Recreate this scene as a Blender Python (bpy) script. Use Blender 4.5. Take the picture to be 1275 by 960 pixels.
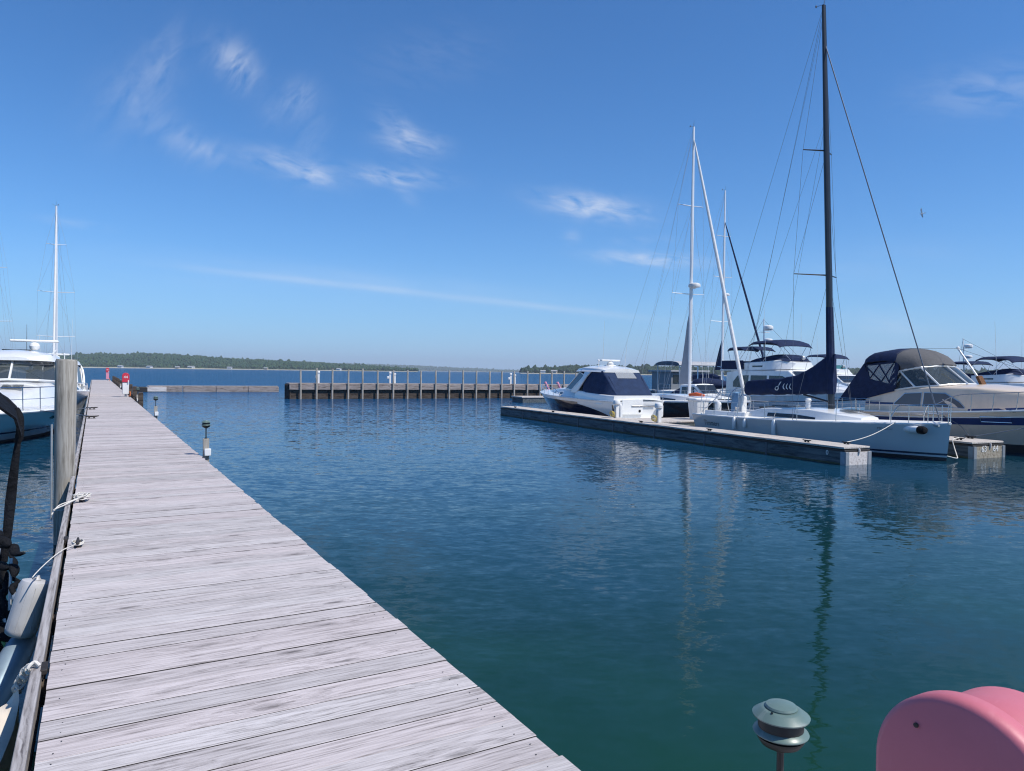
import bpy, math, random
from mathutils import Vector, Matrix
random.seed(7)
R = math.radians
for o in list(bpy.data.objects): bpy.data.objects.remove(o)
scene = bpy.context.scene
COL = scene.collection

# ------------------------------------------------------------------ camera
F_PX, CX, CY, HC = 915.0, 637.5, 480.0, 2.55
ROLL = math.atan(0.0125)
PITCH = math.atan(17 * math.cos(ROLL) / F_PX)
cam_d = bpy.data.cameras.new('camera'); cam = bpy.data.objects.new('camera', cam_d); COL.objects.link(cam)
cam_d.sensor_fit = 'HORIZONTAL'; cam_d.sensor_width = 36.0
cam_d.lens = 36.0 * F_PX / 1275.0
cam_d.clip_start = 0.05; cam_d.clip_end = 40000
cam.matrix_world = (Matrix.Translation((0, 0, HC)) @ Matrix.Rotation(R(90) - PITCH, 4, 'X') @ Matrix.Rotation(ROLL, 4, 'Z'))
scene.camera = cam

# ------------------------------------------------------------------ world, sun, exposure
SUN_EL = R(54); SUN_AZ = math.atan2(0.90, -0.44)          # azimuth clockwise from +Y
SUN_DIR = Vector((math.sin(SUN_AZ) * math.cos(SUN_EL), math.cos(SUN_AZ) * math.cos(SUN_EL), math.sin(SUN_EL)))
world = bpy.data.worlds.new('World'); scene.world = world; world.use_nodes = True
wt = world.node_tree; wn = wt.nodes; wl = wt.links
for n in list(wn): wn.remove(n)
def wnode(t, **k):
    n = wn.new(t)
    for a, v in k.items(): setattr(n, a, v)
    return n
def wmath(op, a, b=None, c=None, clamp=False):
    n = wnode('ShaderNodeMath', operation=op, use_clamp=clamp)
    for i, v in enumerate((a, b, c)):
        if v is None: continue
        if isinstance(v, (int, float)): n.inputs[i].default_value = v
        else: wl.new(v, n.inputs[i])
    return n.outputs[0]
sky = wnode('ShaderNodeTexSky', sky_type='NISHITA', sun_disc=False)
sky.sun_elevation = SUN_EL; sky.sun_rotation = SUN_AZ
sky.altitude = 200; sky.air_density = 1.0; sky.dust_density = 0.35; sky.ozone_density = 2.6
SKY_STRENGTH = 0.101
tc = wnode('ShaderNodeTexCoord'); sp = wnode('ShaderNodeSeparateXYZ'); wl.new(tc.outputs['Generated'], sp.inputs[0])
AZ = wmath('ARCTAN2', sp.outputs[0], sp.outputs[1]); EL = wmath('ARCSINE', sp.outputs[2])
AZd = wmath('MULTIPLY', AZ, 57.29578); ELd = wmath('MULTIPLY', EL, 57.29578)
def px_dir(px, py):
    x, y = px - CX, py - CY
    d = cam.matrix_world.to_3x3() @ Vector((x, -y, -F_PX)); d.normalize()
    return d
cmb = wnode('ShaderNodeCombineXYZ'); wl.new(AZd, cmb.inputs[0]); wl.new(ELd, cmb.inputs[1])
def wispy(scale, rot, sx, sy, dist, seed):
    mp = wnode('ShaderNodeMapping', vector_type='TEXTURE'); mp.inputs['Rotation'].default_value = (0, 0, rot)
    mp.inputs['Scale'].default_value = (1 / sx, 1 / sy, 1); mp.inputs['Location'].default_value = (seed, seed * .7, seed * 1.3)
    wl.new(cmb.outputs[0], mp.inputs[0])
    nz = wnode('ShaderNodeTexNoise'); nz.inputs['Scale'].default_value = scale; nz.inputs['Detail'].default_value = 9
    nz.inputs['Roughness'].default_value = .56; nz.inputs['Distortion'].default_value = dist
    wl.new(mp.outputs[0], nz.inputs['Vector'])
    return nz.outputs[0]
NA = wispy(.75, R(-12), .6, 1.9, .45, 8.6)
NB = wispy(.6, R(52), .7, 1.7, .45, 5.3)
NC = wispy(.35, R(-7), .35, 2.4, .5, 23.0)
# cirrus wisps: direction on the sky dome, half length and half width in degrees, tilt, strength, which grain
CL = [(203, 72, 1.9, .75, 62, .30, NB), (165, 120, 2.6, 1.5, 50, .22, NB), (205, 160, 2.2, 1.0, -40, .20, NB), (253, 186, 1.5, .8, -20, .42, NB),
      (290, 74, 1.3, 1.0, -30, .62, NB), (300, 95, .9, .9, -55, .42, NB), (372, 122, 1.1, .9, 45, .38, NB), (350, 135, 1.4, .9, 30, .18, NB), (388, 178, 2.0, .9, 75, .20, NB),
      (362, 207, 2.6, .75, -10, .72, NA), (392, 222, 1.0, .6, -30, .5, NA), (500, 163, 1.6, .8, -35, .45, NA), (512, 178, 1.9, .7, -4, .60, NA), (492, 220, 2.9, .55, -2, .80, NA), (505, 240, 1.1, .4, -40, .30, NA),
      (738, 258, 3.0, .72, -9, 1.25, NA), (712, 295, .6, .4, 0, .35, NA), (810, 323, 3.2, .42, -5, 1.0, NA), (800, 300, 2, .3, 0, .2, NA),
      (1235, 112, 3.2, 1.2, -6, .34, NA), (1105, 403, 2.6, .6, -8, .45, NA), (95, 279, 1.6, .25, -4, .3, NA), (540, 70, 4, 1.6, 10, .10, NA), (1080, 330, 6, 1.2, 5, .12, NC)]
mask = None
def addm(a, b): return b if a is None else wmath('ADD', a, b)
for (px, py, hl, hw, tilt, st, nz) in CL:
    d = px_dir(px, py); az0 = math.degrees(math.atan2(d.x, d.y)); el0 = math.degrees(math.asin(d.z))
    hl *= 1.12; hw *= 1.15; ca, sa = math.cos(R(tilt)), math.sin(R(tilt)); k = math.cos(R(el0))
    dx = wmath('MULTIPLY', wmath('SUBTRACT', AZd, az0), k); dy = wmath('SUBTRACT', ELd, el0)
    u = wmath('ADD', wmath('MULTIPLY', dx, ca / hl), wmath('MULTIPLY', dy, sa / hl))
    v = wmath('ADD', wmath('MULTIPLY', dx, -sa / hw), wmath('MULTIPLY', dy, ca / hw))
    rr = wmath('ADD', wmath('MULTIPLY', u, u), wmath('MULTIPLY', v, v))
    g = wmath('POWER', 2.718, wmath('MULTIPLY', rr, -1.0))
    body = wmath('MULTIPLY', g, wmath('MULTIPLY_ADD', nz, 3.2, -1.05, True))
    mask = addm(mask, wmath('MULTIPLY', body, st))
# the long thin streak (an old contrail) and a fainter one above it
for (ax, ay, bx, by, w, st) in [(230, 333, 812, 397, .26, .55), (150, 315, 700, 372, .6, .16), (0, 330, 640, 372, 1.6, .12)]:
    da, db = px_dir(ax, ay), px_dir(bx, by)
    nrm = da.cross(db).normalized(); mid = (da + db).normalized(); along = nrm.cross(mid).normalized()
    def dotn(vec):
        n = wnode('ShaderNodeVectorMath', operation='DOT_PRODUCT'); wl.new(tc.outputs['Generated'], n.inputs[0]); n.inputs[1].default_value = vec
        return n.outputs['Value']
    across = wmath('MULTIPLY', dotn(nrm), 57.3 / w); hlen = math.degrees(math.acos(max(-1, min(1, da.dot(db))))) / 2
    al = wmath('MULTIPLY', dotn(along), 57.3 / (hlen * .98))
    g = wmath('POWER', 2.718, wmath('MULTIPLY', wmath('ADD', wmath('MULTIPLY', across, across), wmath('POWER', wmath('ABSOLUTE', al), 4.0)), -1.0))
    mask = addm(mask, wmath('MULTIPLY', g, wmath('MULTIPLY', wmath('MULTIPLY_ADD', NC, 1.6, -.1, True), st)))
mask = wmath('MULTIPLY', mask, 1.0, clamp=True)
mask = wmath('MULTIPLY', mask, .50)
tintn = wnode('ShaderNodeMix', data_type='RGBA', blend_type='MULTIPLY'); tintn.inputs[0].default_value = 1.0; wl.new(sky.outputs[0], tintn.inputs[6]); tintn.inputs[7].default_value = (.485, .975, 1.46, 1)   # camera white balance of a clear northern sky
mixc = wnode('ShaderNodeMix', data_type='RGBA'); wl.new(mask, mixc.inputs[0]); wl.new(tintn.outputs[2], mixc.inputs[6])
mixc.inputs[7].default_value = (8.2, 8.6, 9.4, 1)
hzf = wmath('MULTIPLY', wmath('POWER', 2.718, wmath('MULTIPLY', wmath('MAXIMUM', ELd, 0.0), -1 / 4.5)), .75)
pale = wnode('ShaderNodeMix', data_type='RGBA'); wl.new(hzf, pale.inputs[0]); wl.new(mixc.outputs[2], pale.inputs[6]); pale.inputs[7].default_value = (4.3, 6.15, 9.7, 1)
bg = wnode('ShaderNodeBackground'); bg.inputs[1].default_value = SKY_STRENGTH; wl.new(pale.outputs[2], bg.inputs[0])
wo = wnode('ShaderNodeOutputWorld'); wl.new(bg.outputs[0], wo.inputs[0])

sun_d = bpy.data.lights.new('sun', 'SUN'); sun_d.energy = 4.9; sun_d.angle = R(.53); sun_d.color = (1.0, .94, .85)
sun = bpy.data.objects.new('sun', sun_d); COL.objects.link(sun)
sun.rotation_euler = SUN_DIR.to_track_quat('Z', 'Y').to_euler(); sun.location = (20, -12, 60)
vs = scene.view_settings; vs.view_transform = 'Standard'; vs.look = 'None'; vs.exposure = 0.0; vs.gamma = 1.0; vs.use_curve_mapping = False
scene.render.engine = 'CYCLES'
cy = scene.cycles; cy.use_denoising = True
try: cy.denoiser = 'OPENIMAGEDENOISE'; cy.denoising_prefilter = 'ACCURATE'
except Exception: pass
cy.max_bounces = 7; cy.diffuse_bounces = 3; cy.glossy_bounces = 4; cy.transparent_max_bounces = 16; cy.volume_bounces = 0
cy.caustics_reflective = False; cy.caustics_refractive = False; cy.sample_clamp_indirect = 6
cy.filter_width = 1.15

# ------------------------------------------------------------------ places
def G(px, py, z=0.0):
    d = px_dir(px, py); t = (z - HC) / d.z
    return Vector((0, 0, HC)) + d * t
def PT(px, py, Y):
    d = px_dir(px, py)
    return Vector((0, 0, HC)) + d * (Y / d.y)
DOCK_ANG = R(29.64); DZ = .98
U = Vector((-math.sin(DOCK_ANG), math.cos(DOCK_ANG), 0)); P = Vector((math.cos(DOCK_ANG), math.sin(DOCK_ANG), 0))
def W(a, p, z=0.0): return U * a + P * p + Vector((0, 0, z))      # along the left dock, across it
SL = R(24.51)
SE = Vector((math.cos(SL), math.sin(SL), 0)); SD = Vector((-math.sin(SL), math.cos(SL), 0))
def Q(q, s, z=0.0): return SE * q + SD * s + Vector((0, 0, z))     # the slip grid on the right
ROT_AWAY = math.atan2(SD.y, SD.x); ROT_NEAR = ROT_AWAY + math.pi   # bow away from / towards the viewer
ROT_DOCK = DOCK_ANG                                               # local x = P, local y = U
ROT_U = math.atan2(U.y, U.x)

# ------------------------------------------------------------------ materials
def nt(name):
    m = bpy.data.materials.new(name); m.use_nodes = True
    t = m.node_tree
    return m, t, t.nodes['Principled BSDF']
def tnoise(t, scale, detail=4, rough=.55, vec=None, dist=0):
    n = t.nodes.new('ShaderNodeTexNoise'); n.inputs['Scale'].default_value = scale; n.inputs['Detail'].default_value = detail
    n.inputs['Roughness'].default_value = rough; n.inputs['Distortion'].default_value = dist
    if vec is not None: t.links.new(vec, n.inputs['Vector'])
    return n
def tmath(t, op, a, b=None, c=None, clamp=False):
    n = t.nodes.new('ShaderNodeMath'); n.operation = op; n.use_clamp = clamp
    for i, v in enumerate((a, b, c)):
        if v is None: continue
        if isinstance(v, (int, float)): n.inputs[i].default_value = v
        else: t.links.new(v, n.inputs[i])
    return n.outputs[0]
def tmap(t, scale, rot=(0, 0, 0), loc=(0, 0, 0), src=None):
    m = t.nodes.new('ShaderNodeMapping'); m.inputs['Scale'].default_value = scale; m.inputs['Rotation'].default_value = rot; m.inputs['Location'].default_value = loc
    if src is None:
        c = t.nodes.new('ShaderNodeTexCoord'); src = c.outputs['Object']
    t.links.new(src, m.inputs[0]); return m.outputs[0]
def ramp(t, fac, stops):
    r = t.nodes.new('ShaderNodeValToRGB'); e = r.color_ramp.elements
    while len(e) < len(stops): e.new(.5)
    for i, (p, c) in enumerate(stops):
        e[i].position = p; e[i].color = (c[0], c[1], c[2], 1)
    t.links.new(fac, r.inputs[0]); return r.outputs[0]
def mixcol(t, fac, a, b, mode='MIX'):
    n = t.nodes.new('ShaderNodeMix'); n.data_type = 'RGBA'; n.blend_type = mode
    for s, v in ((0, fac), (6, a), (7, b)):
        if isinstance(v, (int, float)): n.inputs[s].default_value = v
        elif isinstance(v, tuple): n.inputs[s].default_value = (v[0], v[1], v[2], 1)
        else: t.links.new(v, n.inputs[s])
    return n.outputs[2]
def bump(t, h, strength, dist):
    b = t.nodes.new('ShaderNodeBump'); b.inputs['Strength'].default_value = strength; b.inputs['Distance'].default_value = dist
    t.links.new(h, b.inputs['Height']); return b.outputs[0]
MATS = {}
def plain(name, c, rough=.5, metal=0, var=.12, scale=3.0, bmp=0, spec=.5, coat=0, dirt=None):
    """a painted / moulded surface with slight mottling"""
    m, t, b = nt(name)
    n = tnoise(t, scale, 5, .6, tmap(t, (1, 1, 1)))
    lo = tuple(x * (1 - var) for x in c); hi = tuple(min(1, x * (1 + var * .6)) for x in c)
    col = ramp(t, n.outputs[0], [(.3, lo), (.7, hi)])
    if dirt:
        n2 = tnoise(t, dirt[1], 6, .7, tmap(t, (1, 1, .25)), 1.0)
        col = mixcol(t, tmath(t, 'MULTIPLY_ADD', n2.outputs[0], 4.0, -2.1, True), col, dirt[0])
    t.links.new(col, b.inputs['Base Color'])
    b.inputs['Roughness'].default_value = rough; b.inputs['Metallic'].default_value = metal
    b.inputs['Specular IOR Level'].default_value = spec
    if coat: b.inputs['Coat Weight'].default_value = coat; b.inputs['Coat Roughness'].default_value = .06
    if bmp:
        n3 = tnoise(t, bmp[0], 4, .6, tmap(t, (1, 1, 1)))
        t.links.new(bump(t, n3.outputs[0], bmp[1], bmp[2]), b.inputs['Normal'])
    MATS[name] = m; return m
def wood(name, dark, mid, light, axis=0, grain=(1.4, 30, 30), tint=True, bstr=.5, fine=False):
    m, t, b = nt(name)
    def order(a, c): return tuple(a if i == axis else c for i in range(3))
    tcn = t.nodes.new('ShaderNodeTexCoord'); obj = tcn.outputs['Object']
    at = t.nodes.new('ShaderNodeAttribute'); at.attribute_name = 'tint'
    off = t.nodes.new('ShaderNodeVectorMath'); off.operation = 'MULTIPLY_ADD'
    t.links.new(at.outputs['Color'], off.inputs[0]); off.inputs[1].default_value = (37, 3, 13) if tint else (0, 0, 0); t.links.new(obj, off.inputs[2])
    src = off.outputs[0]; g0, g1 = grain[0], grain[1]
    # sparse knots: cells stretched along the board
    vo = t.nodes.new('ShaderNodeTexVoronoi'); vo.voronoi_dimensions = '3D' if axis == 2 else '2D'; vo.inputs['Scale'].default_value = 1.0; vo.inputs['Randomness'].default_value = .9; t.links.new(tmap(t, order(g0 * .60, g1 * .085), src=src), vo.inputs['Vector'])
    wob = tnoise(t, 1.0, 3, .6, tmap(t, order(g0 * 6, g1 * .9), src=src))
    kd = tmath(t, 'MULTIPLY_ADD', wob.outputs[0], .30, tmath(t, 'ADD', vo.outputs['Distance'], -.15))
    vr = t.nodes.new('ShaderNodeSeparateColor'); t.links.new(vo.outputs['Color'], vr.inputs[0]); sel = tmath(t, 'MULTIPLY_ADD', vr.outputs[0], 3.0, -1.35, True)
    knot = tmath(t, 'MULTIPLY', sel, tmath(t, 'SUBTRACT', 1.0, tmath(t, 'MULTIPLY', kd, 6.0), clamp=True))
    halo = tmath(t, 'MULTIPLY', sel, tmath(t, 'SUBTRACT', 1.0, tmath(t, 'MULTIPLY', kd, 1.8), clamp=True))
    bend = tnoise(t, .6, 2, .5, tmap(t, order(g0, g1 * .2), src=src))
    add = t.nodes.new('ShaderNodeVectorMath'); add.operation = 'ADD'; t.links.new(tmap(t, order(g0, g1), src=src), add.inputs[0])
    cb = t.nodes.new('ShaderNodeCombineXYZ')
    bsum = tmath(t, 'ADD', tmath(t, 'MULTIPLY', bend.outputs[0], 2.2), tmath(t, 'MULTIPLY', halo, 3.2))
    for i in range(3):
        if i != axis: t.links.new(bsum, cb.inputs[i])
    t.links.new(cb.outputs[0], add.inputs[1])
    n = tnoise(t, 1.0, 6, .62, add.outputs[0])                       # growth rings
    f = tnoise(t, 1.0, 4, .6, tmap(t, order(g0 * 4, g1 * 2.6), src=src))  # fine weathered fibre
    n2 = tnoise(t, 1.0, 4, .6, tmap(t, order(g0 * .5, g1 * .05), src=src))  # broad staining
    n3 = tnoise(t, 1.0, 5, .7, tmap(t, order(g0 * 1.6, g1 * .5), src=src))   # dark cracks and stains near knots
    val = tmath(t, 'ADD', tmath(t, 'MULTIPLY', n.outputs[0], .7), tmath(t, 'MULTIPLY', f.outputs[0], .3))
    col = ramp(t, val, [(.36, dark), (.455, mid), (.57, light)])
    stain = tmath(t, 'MULTIPLY', tmath(t, 'MULTIPLY_ADD', n3.outputs[0], 5.0, -2.5, True), tmath(t, 'MULTIPLY_ADD', halo, .9, .25, True))
    col = mixcol(t, tmath(t, 'MULTIPLY', stain, .6), col, tuple(x * .8 for x in dark))
    col = mixcol(t, tmath(t, 'MULTIPLY', tmath(t, 'POWER', knot, 1.2), .85), col, tuple(x * .5 for x in dark))
    col = mixcol(t, tmath(t, 'MULTIPLY', tmath(t, 'MULTIPLY_ADD', n2.outputs[0], 3.2, -1.4, True), .32), col, mixcol(t, 1.0, col, (.74, .72, .72), 'MULTIPLY'))
    if tint:
        v = t.nodes.new('ShaderNodeSeparateColor'); t.links.new(at.outputs['Color'], v.inputs[0])
        k = tmath(t, 'MULTIPLY_ADD', v.outputs[0], .22, .88); k2 = tmath(t, 'MULTIPLY_ADD', v.outputs[1], .05, tmath(t, 'ADD', k, -.02))
        cc = t.nodes.new('ShaderNodeCombineXYZ'); t.links.new(k, cc.inputs[0]); t.links.new(k2, cc.inputs[1]); t.links.new(k2, cc.inputs[2])
        col = mixcol(t, 1.0, col, cc.outputs[0], 'MULTIPLY')
    t.links.new(col, b.inputs['Base Color']); b.inputs['Roughness'].default_value = .85; b.inputs['Specular IOR Level'].default_value = .2
    t.links.new(bump(t, val, bstr, .006), b.inputs['Normal'])
    MATS[name] = m; return m
M = MATS
wood('deck_wood', (.20, .178, .174), (.415, .377, .373), (.54, .495, .492), 0, (2.4, 64, 64))
wood('rail_wood', (.12, .11, .112), (.30, .28, .275), (.42, .40, .40), 1, (1.3, 30, 30), tint=False)
wood('pile_wood', (.14, .128, .108), (.275, .256, .225), (.385, .365, .328), 2, (1.1, 22, 22), tint=False)
wood('old_beam', (.11, .088, .078), (.25, .21, .19), (.37, .325, .305), 0, (.9, 12, 12), tint=False)
wood('finger_top', (.24, .21, .185), (.45, .41, .37), (.60, .555, .51), 0, (1.2, 22, 22), tint=False)
wood('finger_end', (.36, .32, .30), (.60, .55, .52), (.72, .68, .65), 0, (.9, 14, 30), tint=False)
wood('stained_end', (.16, .13, .095), (.30, .26, .20), (.42, .38, .31), 0, (.9, 14, 30), tint=False)
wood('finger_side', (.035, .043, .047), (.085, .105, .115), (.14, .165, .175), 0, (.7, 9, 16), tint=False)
plain('shaded_edge', (.055, .048, .048), .9, var=.3, scale=8)  # dark colour standing for the shade between deck boards
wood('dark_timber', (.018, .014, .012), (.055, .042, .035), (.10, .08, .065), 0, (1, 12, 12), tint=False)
wood('post_wood', (.16, .145, .12), (.29, .27, .235), (.39, .365, .33), 2, (1.0, 10, 10), tint=False)
wood('teak', (.06, .03, .015), (.12, .06, .03), (.18, .09, .045), 0, (1.5, 20, 20), tint=False)
plain('gelcoat', (.80, .80, .78), .22, var=.04, coat=.5, dirt=((.62, .60, .54), .8))
plain('gelcoat_grey', (.52, .53, .53), .16, var=.03, coat=.6, scale=1.2)
plain('nonskid', (.74, .73, .70), .6, var=.06, scale=9, bmp=(160, .15, .004))
plain('cream', (.74, .61, .47), .28, var=.05, coat=.4, dirt=((.56, .48, .38), .7))
plain('navy_paint', (.012, .018, .045), .12, var=.1, coat=.6)
plain('black_paint', (.012, .012, .014), .3, var=.2)
plain('bottom_paint', (.02, .022, .026), .7, var=.3)
plain('maroon_paint', (.030, .012, .010), .2, var=.15, coat=.5)
plain('blue_stripe', (.015, .035, .14), .3, var=.08)
plain('navy_canvas', (.009, .021, .066), .85, var=.28, scale=5, bmp=(7, .5, .05), spec=.25)
plain('blue_canvas', (.016, .034, .085), .85, var=.25, scale=4, bmp=(6, .5, .05), spec=.25)
plain('grey_canvas', (.115, .115, .12), .9, var=.15, scale=14, bmp=(8, .4, .03), spec=.2)
plain('black_canvas', (.005, .006, .009), .8, var=.4, scale=9, bmp=(14, .7, .04), spec=.2)
plain('white_canvas', (.70, .70, .69), .85, var=.08, bmp=(8, .4, .03), spec=.2)
plain('white_plastic', (.76, .76, .75), .4, var=.05, dirt=((.5, .48, .44), 2.0))
plain('vinyl_fender', (.47, .47, .48), .5, var=.10, scale=6, dirt=((.30, .29, .29), 3.5))
plain('tan_vinyl', (.62, .55, .47), .5, var=.08, scale=5, dirt=((.40, .34, .28), 3))
plain('rope', (.66, .63, .58), .9, var=.2, scale=60, bmp=(120, .8, .004), spec=.1)
plain('yellow_rope', (.62, .47, .12), .9, var=.2, scale=40)
plain('steel', (.62, .63, .64), .22, 1.0, var=.06)
plain('alu_mast', (.74, .75, .76), .35, .15, var=.05)
plain('carbon', (.012, .014, .02), .35, var=.2, coat=.2)
plain('wire', (.16, .17, .19), .4, .6, var=.1)
plain('wire_light', (.42, .44, .47), .4, .4, var=.1)
plain('iron', (.045, .038, .034), .7, .4, var=.35, scale=18)
plain('rubber', (.02, .02, .022), .7, var=.25, scale=14)
plain('galv', (.42, .45, .47), .5, .5, var=.12, scale=8)
plain('strap_dark', (.085, .11, .13), .6, .2, var=.2, scale=7)
plain('plate_grey', (.27, .30, .33), .5, .4, var=.15, scale=8)
plain('bracket', (.24, .32, .38), .5, .3, var=.15, scale=6)
plain('lamp_green', (.055, .105, .095), .38, var=.18, scale=22, dirt=((.16, .19, .17), 6))
plain('lamp_dark', (.010, .014, .014), .5, var=.2)
plain('lamp_cap', (.125, .19, .175), .36, var=.10, scale=14, dirt=((.30, .34, .32), 9))
plain('red_fibreglass', (.56, .155, .195), .5, var=.09, scale=4, bmp=(70, .12, .003), dirt=((.66, .27, .31), 3.0))
plain('red_paint', (.55, .03, .06), .4, var=.1)
plain('orange_hose', (.50, .13, .03), .6, var=.15)
plain('sail_grey', (.36, .37, .39), .8, var=.1)
plain('faded_letter', (.16, .18, .21), .5, var=.1)
plain('white_letter', (.80, .80, .78), .5, var=.03)
plain('dark_letter', (.045, .05, .065), .5, var=.1)
plain('orange_cover', (.60, .11, .03), .8, var=.15)
plain('red_cloth', (.5, .05, .04), .9, var=.1)
plain('blue_cloth', (.16, .30, .46), .9, var=.15, scale=6)
plain('teal_glass', (.05, .16, .17), .08, var=.15)
plain('house_grey', (.22, .24, .26), .7, var=.1)
plain('roof_grey', (.34, .35, .36), .7, var=.1)
plain('house_white', (.68, .67, .64), .7, var=.06)
plain('house_tan', (.45, .36, .28), .7, var=.1)
plain('pink_pole', (.68, .27, .36), .5, var=.08)
plain('bird_white', (.75, .75, .75), .8, var=.05)
plain('green_slime', (.055, .07, .035), .8, var=.4, scale=10)
def glass(name, c, alpha=1.0, rough=.04):
    m, t, b = nt(name); b.inputs['Base Color'].default_value = (*c, 1); b.inputs['Roughness'].default_value = rough
    b.inputs['Specular IOR Level'].default_value = .7; b.inputs['Alpha'].default_value = alpha
    n = tnoise(t, 1.2, 2, .5, tmap(t, (1, 1, 1))); t.links.new(bump(t, n.outputs[0], .12, .05), b.inputs['Normal'])
    MATS[name] = m; return m
glass('window_dark', (.018, .022, .026)); glass('window_tint', (.07, .085, .09), .55); glass('vinyl_clear', (.55, .57, .58), .34, .12)
glass('port_grey', (.10, .095, .092), 1.0, .15)

# ------------------------------------------------------------------ mesh builder
class MB:
    def __init__(s): s.v = []; s.f = []; s.m = []; s.t = []
    def add(s, vs, fs, m=0, tint=None):
        o = len(s.v); s.v += [tuple(v) for v in vs]
        for f in fs: s.f.append(tuple(o + i for i in f)); s.m.append(m); s.t.append(tint)
    def box(s, c, size, rz=0, m=0, rx=0, ry=0, tint=None):
        mt = Matrix.Rotation(rz, 3, 'Z') @ Matrix.Rotation(ry, 3, 'Y') @ Matrix.Rotation(rx, 3, 'X'); c = Vector(c)
        vs = [c + mt @ Vector((x * size[0] / 2, y * size[1] / 2, z * size[2] / 2)) for x in (-1, 1) for y in (-1, 1) for z in (-1, 1)]
        s.add(vs, [(0, 1, 3, 2), (4, 6, 7, 5), (0, 4, 5, 1), (2, 3, 7, 6), (0, 2, 6, 4), (1, 5, 7, 3)], m, tint)
    def bar(s, a, b, w, h, m=0, up=(0, 0, 1)):
        a, b = Vector(a), Vector(b); d = (b - a).normalized(); u = Vector(up)
        if abs(d.dot(u)) > .95: u = Vector((1, 0, 0))
        r = d.cross(u).normalized(); u = r.cross(d)
        vs = [p + r * (i * w / 2) + u * (j * h / 2) for p in (a, b) for i, j in ((-1, -1), (1, -1), (1, 1), (-1, 1))]
        s.add(vs, [(3, 2, 1, 0), (4, 5, 6, 7), (0, 1, 5, 4), (1, 2, 6, 5), (2, 3, 7, 6), (3, 0, 4, 7)], m)
    def tube(s, pts, r, n=8, m=0, caps=True, flat=1.0):
        pts = [Vector(p) for p in pts]; k = len(pts); rs = r if isinstance(r, (list, tuple)) else [r] * k
        vs = []; prev = None
        for i, p in enumerate(pts):
            d = (pts[min(i + 1, k - 1)] - pts[max(i - 1, 0)])
            d = d.normalized() if d.length > 1e-9 else Vector((0, 0, 1))
            if prev is None:
                ref = Vector((0, 0, 1)) if abs(d.z) < .9 else Vector((1, 0, 0)); a = d.cross(ref).normalized()
            else:
                a = prev - d * prev.dot(d); a = a.normalized() if a.length > 1e-6 else d.orthogonal().normalized()
            prev = a; b = d.cross(a)
            for j in range(n):
                th = 2 * math.pi * j / n; vs.append(p + (a * math.cos(th) + b * math.sin(th) * flat) * rs[i])
        fs = [(i * n + j, i * n + (j + 1) % n, (i + 1) * n + (j + 1) % n, (i + 1) * n + j) for i in range(k - 1) for j in range(n)]
        if caps: fs += [tuple(range(n))[::-1], tuple((k - 1) * n + j for j in range(n))]
        s.add(vs, fs, m)
    def lathe(s, prof, c=(0, 0, 0), n=20, m=0, ax=(0, 0, 1)):
        c = Vector(c); z = Vector(ax).normalized(); x = z.orthogonal().normalized(); y = z.cross(x); vs = []
        for (r, h) in prof:
            for j in range(n):
                th = 2 * math.pi * j / n; vs.append(c + z * h + (x * math.cos(th) + y * math.sin(th)) * max(r, 1e-4))
        k = len(prof)
        fs = [(i * n + j, i * n + (j + 1) % n, (i + 1) * n + (j + 1) % n, (i + 1) * n + j) for i in range(k - 1) for j in range(n)]
        fs += [tuple(range(n))[::-1], tuple((k - 1) * n + j for j in range(n))]
        s.add(vs, fs, m)
    def loft(s, secs, m=0, closed=True, caps=True, mf=None):
        n = len(secs[0]); k = len(secs); vs = [p for sec in secs for p in sec]; base = len(s.v)
        jn = n if closed else n - 1
        for i in range(k - 1):
            for j in range(jn):
                f = (i * n + j, i * n + (j + 1) % n, (i + 1) * n + (j + 1) % n, (i + 1) * n + j)
                s.f.append(tuple(base + q for q in f)); s.m.append(mf(i, j) if mf else m); s.t.append(None)
        if caps:
            s.f.append(tuple(base + j for j in range(n))[::-1]); s.m.append(m); s.t.append(None)
            s.f.append(tuple(base + (k - 1) * n + j for j in range(n))); s.m.append(m); s.t.append(None)
        s.v += [tuple(v) for v in vs]
    def sheet(s, rows, th, m=0):
        """a grid of points given a small thickness downwards/inwards"""
        k = len(rows); n = len(rows[0]); top = [Vector(p) for r in rows for p in r]
        nr = []
        for i in range(k):
            for j in range(n):
                du = top[min(i + 1, k - 1) * n + j] - top[max(i - 1, 0) * n + j]; dv = top[i * n + min(j + 1, n - 1)] - top[i * n + max(j - 1, 0)]
                q = du.cross(dv); nr.append(q.normalized() if q.length > 1e-9 else Vector((0, 0, 1)))
        bot = [p - q * th for p, q in zip(top, nr)]; o = k * n
        fs = []
        for i in range(k - 1):
            for j in range(n - 1):
                a, b, c, d = i * n + j, i * n + j + 1, (i + 1) * n + j + 1, (i + 1) * n + j
                fs += [(a, d, c, b), (o + a, o + b, o + c, o + d)]
        for i in range(k - 1):
            for j in (0, n - 1): a, d = i * n + j, (i + 1) * n + j; fs.append((a, d, o + d, o + a) if j else (a, o + a, o + d, d))
        for j in range(n - 1):
            for i in (0, k - 1): a, b = i * n + j, i * n + j + 1; fs.append((a, b, o + b, o + a))
        s.add(top + bot, fs, m)
    def poly(s, pts, nrm, th, m=0):
        n = len(pts); d = Vector(nrm).normalized() * th; a = [Vector(p) for p in pts]
        s.add(a + [p + d for p in a], [tuple(range(n))[::-1], tuple(range(n, 2 * n))] + [(i, (i + 1) % n, n + (i + 1) % n, n + i) for i in range(n)], m)
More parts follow.
